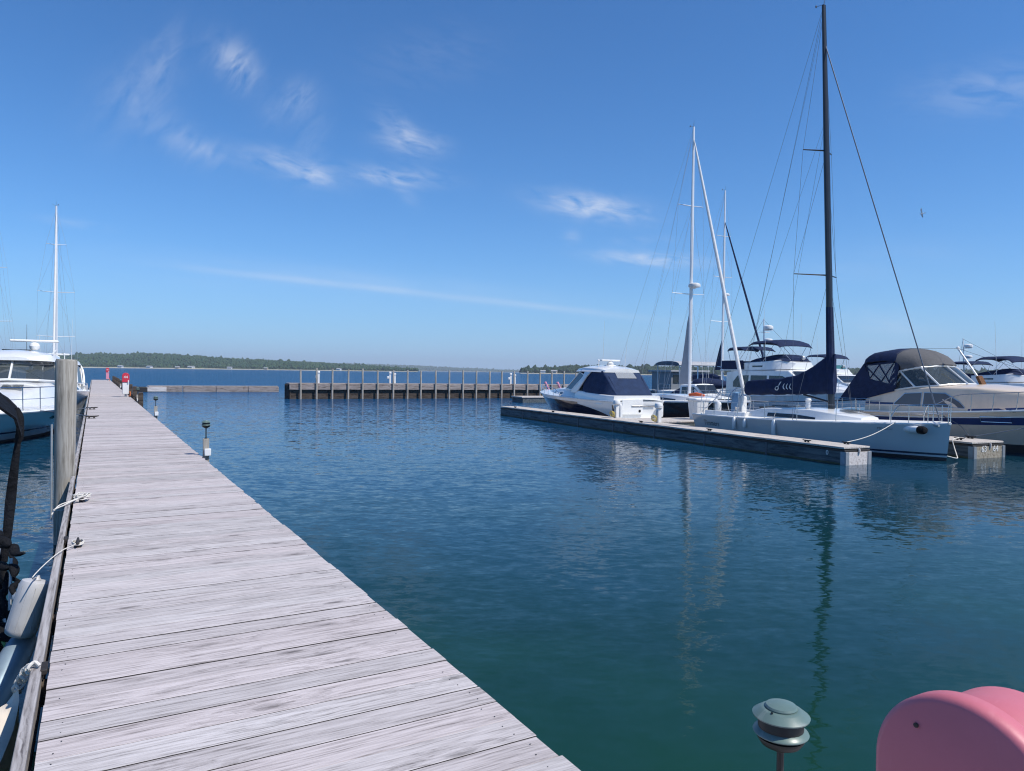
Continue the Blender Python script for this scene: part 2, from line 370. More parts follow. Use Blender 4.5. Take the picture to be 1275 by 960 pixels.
    def ball(s, c, r, m=0, n=14, sz=(1, 1, 1)):
        k = n // 2; c = Vector(c)
        prof = [[c + Vector((math.sin(math.pi * i / k) * math.cos(2 * math.pi * j / n) * r * sz[0], math.sin(math.pi * i / k) * math.sin(2 * math.pi * j / n) * r * sz[1], math.cos(math.pi * i / k) * r * sz[2])) for j in range(n)] for i in range(k + 1)]
        s.loft(prof, m, True, False)
    def build(s, name, mats, parent=None, bevel=0, angle=32, smooth=True, loc=None, rz=None):
        me = bpy.data.meshes.new(name); me.from_pydata(s.v, [], s.f)
        if isinstance(mats, str): mats = [mats]
        for q in mats: me.materials.append(MATS[q])
        me.polygons.foreach_set('material_index', s.m)
        if any(t is not None for t in s.t):
            ca = me.color_attributes.new('tint', 'FLOAT_COLOR', 'CORNER'); buf = []
            for p, t in zip(me.polygons, s.t):
                t = t or (.5, .5, .5); buf += [t[0], t[1], t[2], 1.0] * p.loop_total
            ca.data.foreach_set('color', buf)
        me.polygons.foreach_set('use_smooth', [smooth] * len(me.polygons))
        me.update(); me.validate()
        if smooth:
            try: me.set_sharp_from_angle(angle=R(angle))
            except Exception: pass
        o = bpy.data.objects.new(name, me); COL.objects.link(o)
        if parent is not None: o.parent = parent
        if loc is not None: o.location = loc
        if rz is not None: o.rotation_euler = (0, 0, rz)
        if bevel:
            b = o.modifiers.new('bevel', 'BEVEL'); b.width = bevel; b.segments = 2; b.limit_method = 'ANGLE'; b.angle_limit = R(40); b.harden_normals = False
        return o
    def build_each(s, name, mats, parent=None, **k):
        """every separate piece becomes an object of its own"""
        par = list(range(len(s.v)))
        def find(a):
            while par[a] != a: par[a] = par[par[a]]; a = par[a]
            return a
        for f in s.f:
            for q in f[1:]: par[find(q)] = find(f[0])
        gr = {}
        for fi, f in enumerate(s.f): gr.setdefault(find(f[0]), []).append(fi)
        out = []
        for fs in gr.values():
            b = MB(); mp = {}
            for fi in fs:
                for q in s.f[fi]:
                    if q not in mp: mp[q] = len(b.v); b.v.append(s.v[q])
                b.f.append(tuple(mp[q] for q in s.f[fi])); b.m.append(s.m[fi]); b.t.append(s.t[fi])
            out.append(b.build(name, mats, parent, **k))
        return out
def tag(o, label=None, cat=None, group=None, kind=None):
    if label: o['label'] = label
    if cat: o['category'] = cat
    if group: o['group'] = group
    if kind: o['kind'] = kind
    return o
def thing(name, label, cat, loc=(0, 0, 0), rz=0, group=None):
    o = bpy.data.objects.new(name, None); o.empty_display_size = .2; COL.objects.link(o); o.location = loc; o.rotation_euler = (0, 0, rz)
    return tag(o, label, cat, group)
def dup(o, parent=None):
    c = o.copy(); COL.objects.link(c)
    if parent is not None: c.parent = parent
    for ch in list(o.children): dup(ch, c)
    return c
def place(o, loc, rz=0, label=None):
    o.location = loc; o.rotation_euler = (0, 0, rz)
    if label: o['label'] = label
    return o
def lerp(a, b, t): return a + (b - a) * t
def interp(xs, ys, x):
    if x <= xs[0]: return ys[0]
    for i in range(len(xs) - 1):
        if x <= xs[i + 1]: return lerp(ys[i], ys[i + 1], (x - xs[i]) / (xs[i + 1] - xs[i]))
    return ys[-1]
def text_mesh(txt, size, th=.003):
    c = bpy.data.curves.new('txt', 'FONT'); c.body = txt; c.size = size; c.extrude = th; c.align_x = 'CENTER'; c.align_y = 'CENTER'; c.resolution_u = 3
    o = bpy.data.objects.new('txt', c); COL.objects.link(o); dg = bpy.context.evaluated_depsgraph_get(); dg.update()
    me = bpy.data.meshes.new_from_object(o.evaluated_get(dg)); bpy.data.objects.remove(o); return me
def lettering(txt, size, mat, parent, origin, right, up, name='lettering', fit=None):
    """writing laid on a surface: right and up are the directions of the text line in the parent's frame; fit maps a flat point onto the surface"""
    me = text_mesh(txt, size); r = Vector(right).normalized(); u = Vector(up).normalized(); n = r.cross(u).normalized(); u = n.cross(r); og = Vector(origin)
    for v in me.vertices:
        p = og + r * v.co.x + u * v.co.y + n * v.co.z
        v.co = fit(p) if fit else p
    me.materials.clear(); me.materials.append(MATS[mat]); me.name = name
    o = bpy.data.objects.new(name, me); COL.objects.link(o); o.parent = parent; return o

# ------------------------------------------------------------------ boat components (x forward, y to port, z up from the waterline)
class Hull:
    def __init__(s, L, B, zs, rake=.6, tw=.8, wl=.86, bow_pow=1.9, tm=.45, flare=.55, draft=.45, trake=0.0, fpow=1.0):
        s.L, s.B, s.zs, s.rake, s.tw, s.wl, s.bp, s.tm, s.fl, s.dr, s.tr, s.fp = L, B, zs, rake, tw, wl, bow_pow, tm, flare, draft, trake, fpow
    def b(s, t):
        if t < s.tm: return s.B / 2 * lerp(s.tw, 1, math.sin(math.pi / 2 * t / s.tm))
        k = (t - s.tm) / (1 - s.tm); return s.B / 2 * max(0.0, 1 - k ** s.bp) ** .82
    def z(s, t): a, m, c = s.zs; return a * (1 - t) ** 2 + 2 * m * t * (1 - t) + c * t * t
    def bw(s, t): return s.b(t) * max(.04, s.wl - s.fl * t ** 3)
    def pt(s, t, v):
        """v: 0 waterline, 1 sheer"""
        y = lerp(s.bw(t), s.b(t), max(0, v) ** s.fp) if v >= 0 else s.bw(t) * (1 + v * .8)
        z = s.z(t) * v if v >= 0 else s.dr * v
        x = t * s.L - s.rake * (1 - v) * t ** 5 - s.tr * v * (1 - t) ** 4
        return Vector((x, y, z))
    def side(s, x, z, off=0.0, sgn=1):
        t = max(0, min(1, x / s.L))
        for _ in range(6):
            v = z / s.z(t); t = max(0, min(1, t + (x - s.pt(t, v).x) / s.L))
        p = s.pt(t, z / s.z(t)); p.y += off; p.y *= sgn; return p
    def build(s, parent, bands, mats, n=28, name='hull', transom=None):
        """bands: list of (v_low, v_high, material index) from the waterline up"""
        vsx = [-1, -.5] + sorted({b[0] for b in bands} | {b[1] for b in bands})
        full = []
        for q in range(len(vsx) - 1):
            full.append(vsx[q])
            if vsx[q + 1] - vsx[q] > .3: full.append((vsx[q] + vsx[q + 1]) / 2)
        full.append(vsx[-1])
        def mi(v):
            if v < 0: return len(mats) - 1
            for b in bands:
                if b[0] <= v < b[1]: return b[2]
            return 0
        secs = []
        for i in range(n + 1):
            t = i / n; t = 1 - (1 - t) ** 1.25
            port = [s.pt(t, v) for v in full]; stb = [Vector((p.x, -p.y, p.z)) for p in port]
            secs.append(stb[::-1] + [Vector((port[0].x, 0, -s.dr * 1.15))] + port)
        m = MB(); k = len(full)
        def mf(i, j):
            if j < k - 1: return mi((full[k - 1 - j] + full[k - 2 - j]) / 2)
            if j >= k + 1: return mi((full[j - k - 1] + full[j - k]) / 2)
            return len(mats) - 1
        m.loft(secs, 0, False, False, mf)
        # transom, in rows
        for q in range(k - 1):
            a, b = s.pt(0, full[q]), s.pt(0, full[q + 1])
            m.add([(a.x, a.y, a.z), (a.x, -a.y, a.z), (b.x, -b.y, b.z), (b.x, b.y, b.z)], [(0, 3, 2, 1)], (transom if transom is not None and full[q] >= .05 else mi((full[q] + full[q + 1]) / 2)) if full[q] >= 0 else len(mats) - 1)
        h = m.build(name, mats, parent, angle=40); return h
    def deck(s, parent, mat, drop=.03, camber=.05, n=24, t0=0, t1=1, name='deck'):
        rows = []
        for i in range(n + 1):
            t = lerp(t0, t1, i / n); p = s.pt(t, 1); yb = max(.004, p.y - .012); x = p.x - (.03 if t > .98 else 0)
            rows.append([Vector((x, yb * k, p.z - drop + camber * (1 - k * k))) for k in (-1, -.6, -.2, .2, .6, 1)])
        m = MB(); m.sheet(rows, -.02); return m.build(name, mat, parent)
    def rail_line(s, parent, v, r, mat, name, off=.0, t0=0, t1=1, n=26):
        m = MB()
        for sg in (1, -1):
            pts = []
            for i in range(n + 1):
                p = s.pt(lerp(t0, t1, i / n), v); pts.append((p.x, (p.y + off) * sg, p.z))
            m.tube(pts, r, 6)
        return m.build(name, mat, parent)
def house(st, parent, name, mats, n_round=3, m=0, ends=True):
    """a cabin: stations (x, half width low, z low, half width high, z high, corner radius, crown)"""
    secs = []
    for (x, wb, zb, wt, zt, r, cr) in st:
        half = [(wb, zb), (lerp(wb, wt, .9), lerp(zb, zt - r, .9)), (wt, zt - r)]
        for q in range(1, n_round + 1):
            a = math.pi / 2 * q / n_round; half.append((wt - r + r * math.cos(a), zt - r + r * math.sin(a)))
        half += [((wt - r) * .5, zt + cr * .75)]
        sec = [Vector((x, y, z)) for y, z in half] + [Vector((x, 0, zt + cr))] + [Vector((x, -y, z)) for y, z in half[::-1]]
        secs.append(sec)
    mb = MB(); mb.loft(secs, m, True, ends); o = mb.build(name, mats, parent, angle=38)
    xs = [q[0] for q in st]
    def wf(x, z):
        wb, zb, wt, zt = (interp(xs, [q[i] for q in st], x) for i in (1, 2, 3, 4)); rr = interp(xs, [q[5] for q in st], x)
        return lerp(wb, wt, max(-.2, min(1.1, (z - zb) / max(.01, zt - rr - zb))))
    return o, wf
def strip(wf, samples, parent, name, mat, off=.006, th=.012, sides=(1, -1), sub=6):
    """a window or stripe following a cabin's side: samples (x, z low, z high)"""
    made = []
    for sg in sides:
        pts = []
        for i in range(len(samples) - 1):
            for k in range(sub): pts.append(tuple(lerp(samples[i][j], samples[i + 1][j], k / sub) for j in range(3)))
        pts.append(samples[-1]); out = []; inn = []
        for (x, a, b) in pts:
            out.append([Vector((x, sg * (wf(x, z) + off + th), z)) for z in (a, b)]); inn.append([Vector((x, sg * (wf(x, z) + off - .02), z)) for z in (b, a)])
        m = MB(); m.loft([o + i for o, i in zip(out, inn)], 0, True, True); made.append(m.build(name, mat, parent, angle=50))
    return made
def windshield(bot, top, mull, parent, glass_m, frame_m, r=.022, name='windshield'):
    gm = MB(); gm.sheet([[Vector(p) for p in bot], [Vector(p) for p in top]], .008); g = gm.build(name, glass_m, parent)
    fm = MB(); fm.tube(bot, r, 6); fm.tube(top, r, 6)
    for i in mull: fm.tube([bot[i], top[i]], r, 6)
    fm.build('frame', frame_m, g); return g
def canopy(st, parent, name, mat, th=.03, nx=9):
    """arched cloth: stations (x, half width, z edge, rise)"""
    rows = []
    for (x, w, z, rise) in st:
        rows.append([Vector((x, w * math.sin(math.pi / 2 * k), z + rise * math.cos(math.pi / 2 * k) ** .7)) for k in [(-1 + 2 * i / (nx - 1)) for i in range(nx)]])
    m = MB(); m.sheet(rows, -th); return m.build(name, mat, parent, angle=45)
def bow_rail(h, parent, t0, t1, ht, r=.014, mid=True, n_st=7, mat='steel', name='bow_rail', lean=0.0, close=True, sides=(1, -1)):
    m = MB(); arcs = []
    for sg in sides:
        up = []; md = []
        for i in range(19):
            t = lerp(t0, t1, i / 18); p = h.pt(t, 1); k = min(1, i / 2.5) if t0 > .02 else 1
            up.append(Vector((p.x + lean * i / 18, sg * max(.05, p.y - .06), p.z + ht * (.35 + .65 * k)))); md.append(Vector((p.x + lean * .5 * i / 18, sg * max(.05, p.y - .06), p.z + ht * .52)))
        m.tube(up, r, 6); arcs.append(up)
        if mid: m.tube(md[3:], r * .6, 5)
        for j in range(n_st + 1):
            i = round(18 * j / n_st); p = h.pt(lerp(t0, t1, i / 18), 1); m.tube([Vector((p.x, sg * max(.05, p.y - .06), p.z - .03)), up[i]], r * .85, 6)
    if close and len(arcs) == 2: m.tube([arcs[0][-1], (arcs[0][-1] + arcs[1][-1]) / 2 + Vector((.05, 0, 0)), arcs[1][-1]], r, 6)
    return m.build(name, mat, parent)
def radar_bar(parent, c, w, yaw=0, mat='white_plastic', dome=True):
    m = MB(); c = Vector(c)
    m.lathe([(.16, 0), (.18, .04), (.17, .14), (.09, .2), (.05, .22)], c, 14)
    o = m.build('radar', mat, parent); b = MB(); b.box(c + Vector((0, 0, .27)), (.16, w, .09), yaw); b.build('antenna_bar', mat, o, bevel=.03)
    return o
def radome(parent, c, r=.3, h=.24, mat='white_plastic', name='radome'):
    m = MB(); m.lathe([(r * .55, 0), (r * .95, h * .1), (r, h * .4), (r * .92, h * .75), (r * .6, h * .95), (.01, h)], c, 16); return m.build(name, mat, parent)
def whip(parent, a, b, r=.012, mat='white_plastic', name='whip_aerial'):
    m = MB(); m.tube([a, b], [r, r * .45], 6); return m.build(name, mat, parent)

# ================================================================== THE SETTING
# ---- water
def make_water():
    m, t, b = nt('lake_water')
    tcn = t.nodes.new('ShaderNodeTexCoord'); obj = tcn.outputs['Object']
    sp_ = t.nodes.new('ShaderNodeSeparateXYZ'); t.links.new(obj, sp_.inputs[0])
    # shelving bottom: pale green shallows by the walkway, deep blue outside with painted sky reflection
    along = tmath(t, 'ADD', tmath(t, 'MULTIPLY', sp_.outputs[0], U.x), tmath(t, 'MULTIPLY', sp_.outputs[1], U.y))
    big = tnoise(t, .16, 3, .5, tmap(t, (1, 1, 1), src=obj))
    dep = tmath(t, 'ADD', tmath(t, 'MULTIPLY_ADD', sp_.outputs[0], .012, tmath(t, 'MULTIPLY', along, 1 / 34.0)), tmath(t, 'MULTIPLY_ADD', big.outputs[0], .5, -.28), clamp=True)  # x term paints in the bluer sky reflection on the right
    col = ramp(t, dep, [(0.0, (.008, .054, .018)), (.16, (.005, .033, .026)), (.40, (.005, .042, .070)), (1.0, (.008, .072, .18))])
    # ripples as a field of surface slopes, so that far water keeps its full roughness
    patch = tnoise(t, .03, 3, .5, tmap(t, (1, 2.4, 1), (0, 0, R(-12)), src=obj), .6)
    calm = tmath(t, 'ADD', tmath(t, 'MULTIPLY_ADD', sp_.outputs[0], -.010, tmath(t, 'MULTIPLY', along, 1 / 46.0)), tmath(t, 'MULTIPLY_ADD', patch.outputs[0], 1.3, -.58))
    calm = tmath(t, 'MULTIPLY_ADD', tmath(t, 'MINIMUM', tmath(t, 'MAXIMUM', calm, 0.0), 1.0), .68, .32)
    rot = R(16); tot = None
    for sc, rz_, det, k in (((.6, 1.3, 1), rot, 2, .06), ((2.3, 4.6, 1), rot + .3, 3, .18), ((6.0, 11.5, 1), rot - .25, 3, .22)):
        n = tnoise(t, 1.0, det, .6, tmap(t, sc, (0, 0, rz_), src=obj), .5)
        v = t.nodes.new('ShaderNodeVectorMath'); v.operation = 'SUBTRACT'; t.links.new(n.outputs['Color'], v.inputs[0]); v.inputs[1].default_value = (.5, .5, .5)
        w = t.nodes.new('ShaderNodeVectorMath'); w.operation = 'MULTIPLY'; t.links.new(v.outputs[0], w.inputs[0]); w.inputs[1].default_value = (k * .55, k, 0)
        if tot is None: tot = w.outputs[0]
        else:
            a_ = t.nodes.new('ShaderNodeVectorMath'); a_.operation = 'ADD'; t.links.new(tot, a_.inputs[0]); t.links.new(w.outputs[0], a_.inputs[1]); tot = a_.outputs[0]
    sc_ = t.nodes.new('ShaderNodeVectorMath'); sc_.operation = 'SCALE'; t.links.new(tot, sc_.inputs[0]); t.links.new(tmath(t, 'MULTIPLY', calm, tmath(t, 'MULTIPLY_ADD', tmath(t, 'MULTIPLY_ADD', along, 1 / 90.0, -.25, True), 2.6, 1.55)), sc_.inputs['Scale'])
    up = t.nodes.new('ShaderNodeVectorMath'); up.operation = 'ADD'; t.links.new(sc_.outputs[0], up.inputs[0]); up.inputs[1].default_value = (0, 0, 1)
    nn = t.nodes.new('ShaderNodeVectorMath'); nn.operation = 'NORMALIZE'; t.links.new(up.outputs[0], nn.inputs[0])
    # body colour below, sky mirrored above; an open wind-roughened surface mirrors less at a low angle than a flat one
    t.nodes.remove(b); di = t.nodes.new('ShaderNodeBsdfDiffuse'); t.links.new(col, di.inputs['Color'])
    gl = t.nodes.new('ShaderNodeBsdfGlossy'); gl.inputs['Roughness'].default_value = .05; t.links.new(nn.outputs[0], gl.inputs['Normal'])
    fr_ = t.nodes.new('ShaderNodeFresnel'); fr_.inputs['IOR'].default_value = 1.46; t.links.new(nn.outputs[0], fr_.inputs['Normal'])
    cap = tmath(t, 'SUBTRACT', .80, tmath(t, 'MULTIPLY', tmath(t, 'MULTIPLY_ADD', along, 1 / 75.0, -.35, True), .53))
    fac = tmath(t, 'MINIMUM', fr_.outputs[0], cap)
    mx = t.nodes.new('ShaderNodeMixShader'); t.links.new(fac, mx.inputs[0]); t.links.new(di.outputs[0], mx.inputs[1]); t.links.new(gl.outputs[0], mx.inputs[2])
    t.links.new(mx.outputs[0], t.nodes['Material Output'].inputs['Surface'])
    MATS['lake_water'] = m
make_water()
mb = MB(); xs = [-9000, -600, -120, -40, 0, 40, 120, 600, 9000]; ys = [-400, -40, 0, 30, 80, 200, 700, 2500, 9300]
vs_ = [(x, y, 0) for y in ys for x in xs]; nx_ = len(xs)
mb.add(vs_, [(i * nx_ + j, i * nx_ + j + 1, (i + 1) * nx_ + j + 1, (i + 1) * nx_ + j) for i in range(len(ys) - 1) for j in range(nx_ - 1)])
tag(mb.build('water', 'lake_water', smooth=False), kind='structure')

# ---- far shores
def wood_mat(name, a, b_, c_, sc):
    m, t, b = nt(name)
    n = tnoise(t, sc, 6, .65, tmap(t, (1, 1, 1)))
    t.links.new(ramp(t, n.outputs[0], [(.32, a), (.5, b_), (.68, c_)]), b.inputs['Base Color']); b.inputs['Roughness'].default_value = .9; b.inputs['Specular IOR Level'].default_value = .1
    MATS[name] = m
wood_mat('hill_ground', (.030, .050, .022), (.048, .075, .030), (.080, .105, .045), .012)
wood_mat('tree_green', (.018, .042, .022), (.034, .068, .032), (.056, .094, .044), .03)
wood_mat('tree_dark', (.012, .026, .014), (.022, .042, .020), (.036, .060, .027), .05)
wood_mat('shore_sand', (.30, .27, .22), (.40, .37, .30), (.46, .42, .35), .05)
def hor(px): return 456.5 + .0125 * (px - 117)
def hill(name, prof, Y, depth, seed, ntree, tree_h, wood_name, wood_label, shore=True):
    rnd = random.Random(seed); pxs = [p[0] for p in prof]; tops = [p[1] for p in prof]
    n = 150; cols = []
    x0, x1 = pxs[0], pxs[-1]
    def ridge(px):
        return max(.5, 2.55 + (hor(px) - interp(pxs, tops, px)) / F_PX * Y - tree_h * .75)
    ph = [rnd.uniform(0, 6.28) for _ in range(6)]
    def ground(px, k):
        """k 0 at the shore, 1 at the crest, 2 behind"""
        rz = ridge(px); e = math.sin(min(k, 1) * math.pi / 2) ** 1.15 if k <= 1 else max(0, 1 - (k - 1) ** 2)
        bump_ = sum(math.sin(px * (.05 + .04 * i) + k * (3 + i * 2.1) + ph[i]) for i in range(6)) / 6 * .16 * rz * math.sin(min(k, 2) * math.pi / 2)
        Yk = Y - depth * (1 - k) + (math.sin(px * .045 + ph[0]) * 40 + math.sin(px * .13 + ph[1]) * 18) * (1 - min(k, 1)) * depth / 600
        p = PT(px, hor(px), Yk); return Vector((p.x, p.y, .9 + (rz - .9) * e + bump_ - (1.2 if k == 0 else 0) - (3 if k == 2 else 0)))
    ks = [0, .03, .12, .25, .4, .55, .7, .85, 1, 1.25, 1.6, 2]
    mb = MB(); vs = [ground(lerp(x0, x1, i / n), k) for i in range(n + 1) for k in ks]; c = len(ks)
    for i in range(n):
        for j in range(c - 1):
            mb.add([], []); mb.f.append((i * c + j, i * c + j + 1, (i + 1) * c + j + 1, (i + 1) * c + j)[::-1]); mb.m.append(1 if (j == 0 and shore) else 0); mb.t.append(None)
    mb.v = [tuple(v) for v in vs]
    tag(mb.build(name, ['hill_ground', 'shore_sand']), kind='structure')
    # the wood on it
    tb = MB()
    for i in range(ntree):
        px = rnd.uniform(x0, x1); k = rnd.random() ** 1.15 * 1.02 + .05; g = ground(px, min(k, 1.05))
        hgt = tree_h * rnd.uniform(.6, 1.25) * (1 if rnd.random() > .04 else 1.5); w = hgt * rnd.uniform(.32, .55); pts = []
        nn = 6; conif = rnd.random() < .3
        ring = [(.55, .15), (1.0, .42), (.75, .75)] if not conif else [(.8, .1), (.55, .45), (.28, .8)]
        a0 = rnd.uniform(0, 6)
        for (rr, hh) in ring:
            for j in range(nn):
                th = a0 + 6.283 * j / nn; q = rr * w * rnd.uniform(.72, 1.2)
                pts.append(g + Vector((math.cos(th) * q, math.sin(th) * q, hgt * hh * rnd.uniform(.85, 1.12))))
        pts.append(g + Vector((0, 0, hgt))); 
        fs = [(a * nn + j, a * nn + (j + 1) % nn, (a + 1) * nn + (j + 1) % nn, (a + 1) * nn + j) for a in range(2) for j in range(nn)] + [(2 * nn + j, 2 * nn + (j + 1) % nn, 3 * nn) for j in range(nn)]
        tb.add(pts, fs)
    o = tb.build(wood_name, 'tree_dark' if Y < 1800 else 'tree_green', smooth=True, angle=75); tag(o, wood_label, 'wood', kind='stuff')
    return ground
g1 = hill('near_hill', [(-260, 446), (-100, 444), (0, 443), (80, 442.5), (130, 441), (175, 440.6), (225, 442.5), (262, 445.3), (300, 447.6), (340, 449.6), (380, 451.6), (420, 453.4), (470, 456.5), (520, 460.5)], 2000, 450, 1, 9500, 7, 'hillside_wood', 'green wooded hillside across the lake on the left, the nearest and tallest')
g2 = hill('middle_hill', [(260, 452), (330, 450.5), (380, 450.8), (430, 452.6), (480, 454.2), (520, 455.4), (560, 457.6), (600, 459.6), (640, 461.5), (690, 464)], 6000, 1000, 2, 4200, 13, 'distant_wood', 'bluish wooded slope behind the left hill fading out towards the middle of the horizon')
g3 = hill('far_hill', [(430, 458), (500, 458.2), (560, 458.6), (620, 460.0), (660, 460.4), (720, 460.2), (800, 460.5), (900, 461), (1100, 463), (1450, 466)], 8300, 700, 3, 1800, 16, 'faint_wood', 'faint blue strip of far shore low on the horizon')
g4 = hill('wooded_point', [(648, 463.5), (662, 460.2), (680, 458.8), (700, 457.6), (715, 456.8), (740, 456.7), (770, 457.5), (800, 457.6), (830, 457.7), (870, 458.4), (930, 459.5), (1000, 460), (1100, 461), (1250, 463), (1450, 465)], 1500, 260, 4, 5200, 8.5, 'point_wood', 'dark green wood on the low point behind the marina')
def cottage(px, Y, w, h, mat, label, roof='roof_grey'):
    p = PT(px, hor(px), Y); r = thing('cottage', label, 'house', (p.x, p.y, 1.2), R(random.uniform(-25, 25)), 'cottages along the far shore')
    m = MB(); m.box((0, 0, h * .35), (w, w * .7, h * .7)); m.build('wall', mat, r)
    m = MB(); m.poly([(-w * .56, -w * .42, h * .68), (-w * .56, w * .42, h * .68), (-w * .56, 0, h * 1.1)], (1, 0, 0), w * 1.12); m.build('roof', roof, r)
    m = MB()
    m.box((-w * .2, -w * .355, h * .34), (w * .16, .1, h * .24)); m.box((w * .2, -w * .355, h * .34), (w * .16, .1, h * .24)); m.build_each('window', 'window_dark', r)
for (px, Y, w, h, mt, lb) in [(150, 1525, 9.4, 4.4, 'house_white', 'white cottage on the far shore between the two red capped pedestals'), (186, 1530, 10.7, 4.4, 'house_white', 'white cottage on the far shore above the end of the floating beam'),
                              (221, 1535, 8.2, 3.8, 'house_tan', 'tan cottage on the far shore under the hill, between two white ones'), (238, 1535, 12.6, 5.0, 'house_white', 'widest white cottage on the far shore above the floating beam'),
                              (286, 1545, 8.8, 4.4, 'house_white', 'white cottage alone on the far shore above the middle of the beam'), (331, 1545, 7.6, 3.8, 'house_tan', 'tan cottage on the far shore above the right end of the beam'),
                              (422, 1555, 8.8, 4.4, 'house_white', 'white cottage on the far shore where the near hill runs out, above the long pier'),
                              (676, 1235, 8, 4.5, 'house_white', 'small white cottage at the tip of the dark wooded point'), (690, 1235, 9, 5, 'house_tan', 'tan cottage among the trees of the dark wooded point')]:
    cottage(px, Y, w, h, mt, lb)

# ---- air
hz = MB(); hz.box((0, 4500, 72), (18400, 10000, 146))
hm = bpy.data.materials.new('haze'); hm.use_nodes = True; ht = hm.node_tree
for n in list(ht.nodes): ht.nodes.remove(n)
pv = ht.nodes.new('ShaderNodeVolumePrincipled'); pv.inputs['Color'].default_value = (.80, .90, 1.0, 1); pv.inputs['Density'].default_value = 1.5e-4; pv.inputs['Anisotropy'].default_value = .1
ou = ht.nodes.new('ShaderNodeOutputMaterial'); ht.links.new(pv.outputs[0], ou.inputs['Volume']); MATS['haze'] = hm
HAZE = hz.build('haze', 'haze', smooth=False); tag(HAZE, 'thin pale blue haze over the whole lake', 'haze', kind='stuff')

# ================================================================== THE LEFT DOCK
DL0, DL1 = 1.55, 101.0; PL, PR = -.20, 1.665
dock = thing('boardwalk_dock', 'long weathered grey plank dock running out into the lake on the left', 'dock', (0, 0, 0), ROT_DOCK)   # local x across, y along
mb = MB(); a = DL0; pitch = .188; rnd = random.Random(5)
while a < DL1:
    w = pitch - rnd.choice([.003, .0045, .006, .007, .010]); t = (rnd.random(), rnd.random(), rnd.random()); y0 = a; zz = DZ - .02 + rnd.uniform(-.0025, .0025)
    e0, e1 = PL + rnd.uniform(-.003, .003), PR + rnd.uniform(-.012, .008); tw = rnd.uniform(-.003, .003)
    ch = .0015; zs_ = zz + .02
    # one board with softened long edges
    sec = lambda x, q: [Vector((x, y0 + q, zz - .02)), Vector((x, y0 + q + w, zz - .02)), Vector((x, y0 + q + w, zs_ - ch)), Vector((x, y0 + q + w - ch * 1.6, zs_)), Vector((x, y0 + q + ch * 1.6, zs_)), Vector((x, y0 + q, zs_ - ch))]
    mb.loft([sec(e0, 0), sec(lerp(e0, e1, .5), tw), sec(e1, 0)], 0, mf=lambda i_, j_: 1 if j_ in (0, 1, 5) else 0)  # board sides and undersides coloured dark, as shade painted into the gaps
    for q in range(len(mb.t) - 14 if len(mb.t) >= 14 else 0, len(mb.t)): mb.t[q] = t
    a += pitch
mb.build('deck', ['deck_wood', 'shaded_edge'], dock, angle=25)
mb = MB(); a = DL0; rs = random.Random(21)
while a < 17:
    for p_ in (PL + .07, PR - .08):
        for k in (.05, .135):
            if rs.random() < .85: mb.lathe([(.0034, 0), (.0034, .0008)], (p_ + rs.uniform(-.018, .018), a + k + rs.uniform(-.008, .008), DZ + .0006), 6)
    a += pitch
tag(mb.build('screw_heads', 'rubber', dock), kind='stuff')
mb = MB()
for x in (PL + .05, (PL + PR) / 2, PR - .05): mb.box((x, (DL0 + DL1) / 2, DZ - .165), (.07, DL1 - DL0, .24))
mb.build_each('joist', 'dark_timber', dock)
mb = MB(); mb.box((PR + .005, (DL0 + DL1) / 2, DZ - .17), (.045, DL1 - DL0, .24)); mb.build('fascia', 'rail_wood', dock)
PILE_A = 12.35
def rail(a0, a1):
    mb = MB(); mb.box((-.257, (a0 + a1) / 2, DZ - .085), (.05, a1 - a0, .18)); o = mb.build('side_rail', 'rail_wood', dock, bevel=.006); return o
seg = [2.0, 6.9, PILE_A - .16]; 
for i in range(len(seg) - 1): rail(seg[i] + .006, seg[i + 1] - .006)
q = PILE_A + .16
while q < DL1: rail(q + .006, min(q + 6, DL1) - .006); q += 6
mb = MB(); a = 3.3
while a < 100:
    if abs(a - PILE_A) > .5: mb.box((-.216, a, DZ - .115), (.032, .09, .11))
    a += 1.15
mb.build_each('spacer_block', 'dark_timber', dock)
for a in [4.5, 7.8, 15.2, 18.6, 23, 28]:
    mb = MB(); mb.box((-.222, a, DZ - .004), (.03, .13, .026)); mb.build('rail_bracket', 'iron', dock, bevel=.003)
for i in range(22):
    for x in (PL + .12, PR - .12):
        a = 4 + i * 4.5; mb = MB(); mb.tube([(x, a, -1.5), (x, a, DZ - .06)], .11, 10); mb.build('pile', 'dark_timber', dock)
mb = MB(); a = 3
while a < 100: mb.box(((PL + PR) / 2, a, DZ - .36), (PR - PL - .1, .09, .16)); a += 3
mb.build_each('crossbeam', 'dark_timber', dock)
# walkway on the shore side where the photographer stands
mb = MB(); a = -.9
while a < 1.5:
    t = (rnd.random(), rnd.random(), rnd.random()); n0 = len(mb.f); mb.box((3, a + .09, DZ - .022), (12, .178, .04), tint=t); a += .188
wk = mb.build('walkway', 'deck_wood', None, loc=(0, 0, 0), rz=ROT_DOCK, angle=25); tag(wk, kind='structure')
mb = MB(); mb.box((3, 1.46, DZ - .17), (12, .05, .24)); mb.box((3, -.8, DZ - .17), (12, .05, .24))
for x in range(-2, 9, 2): mb.tube([(x, 1.36, -1.5), (x, 1.36, DZ - .06)], .11, 10); mb.tube([(x, -.7, -1.5), (x, -.7, DZ - .06)], .11, 10)
tag(mb.build('walkway_frame', 'dark_timber', None, rz=ROT_DOCK), kind='structure')

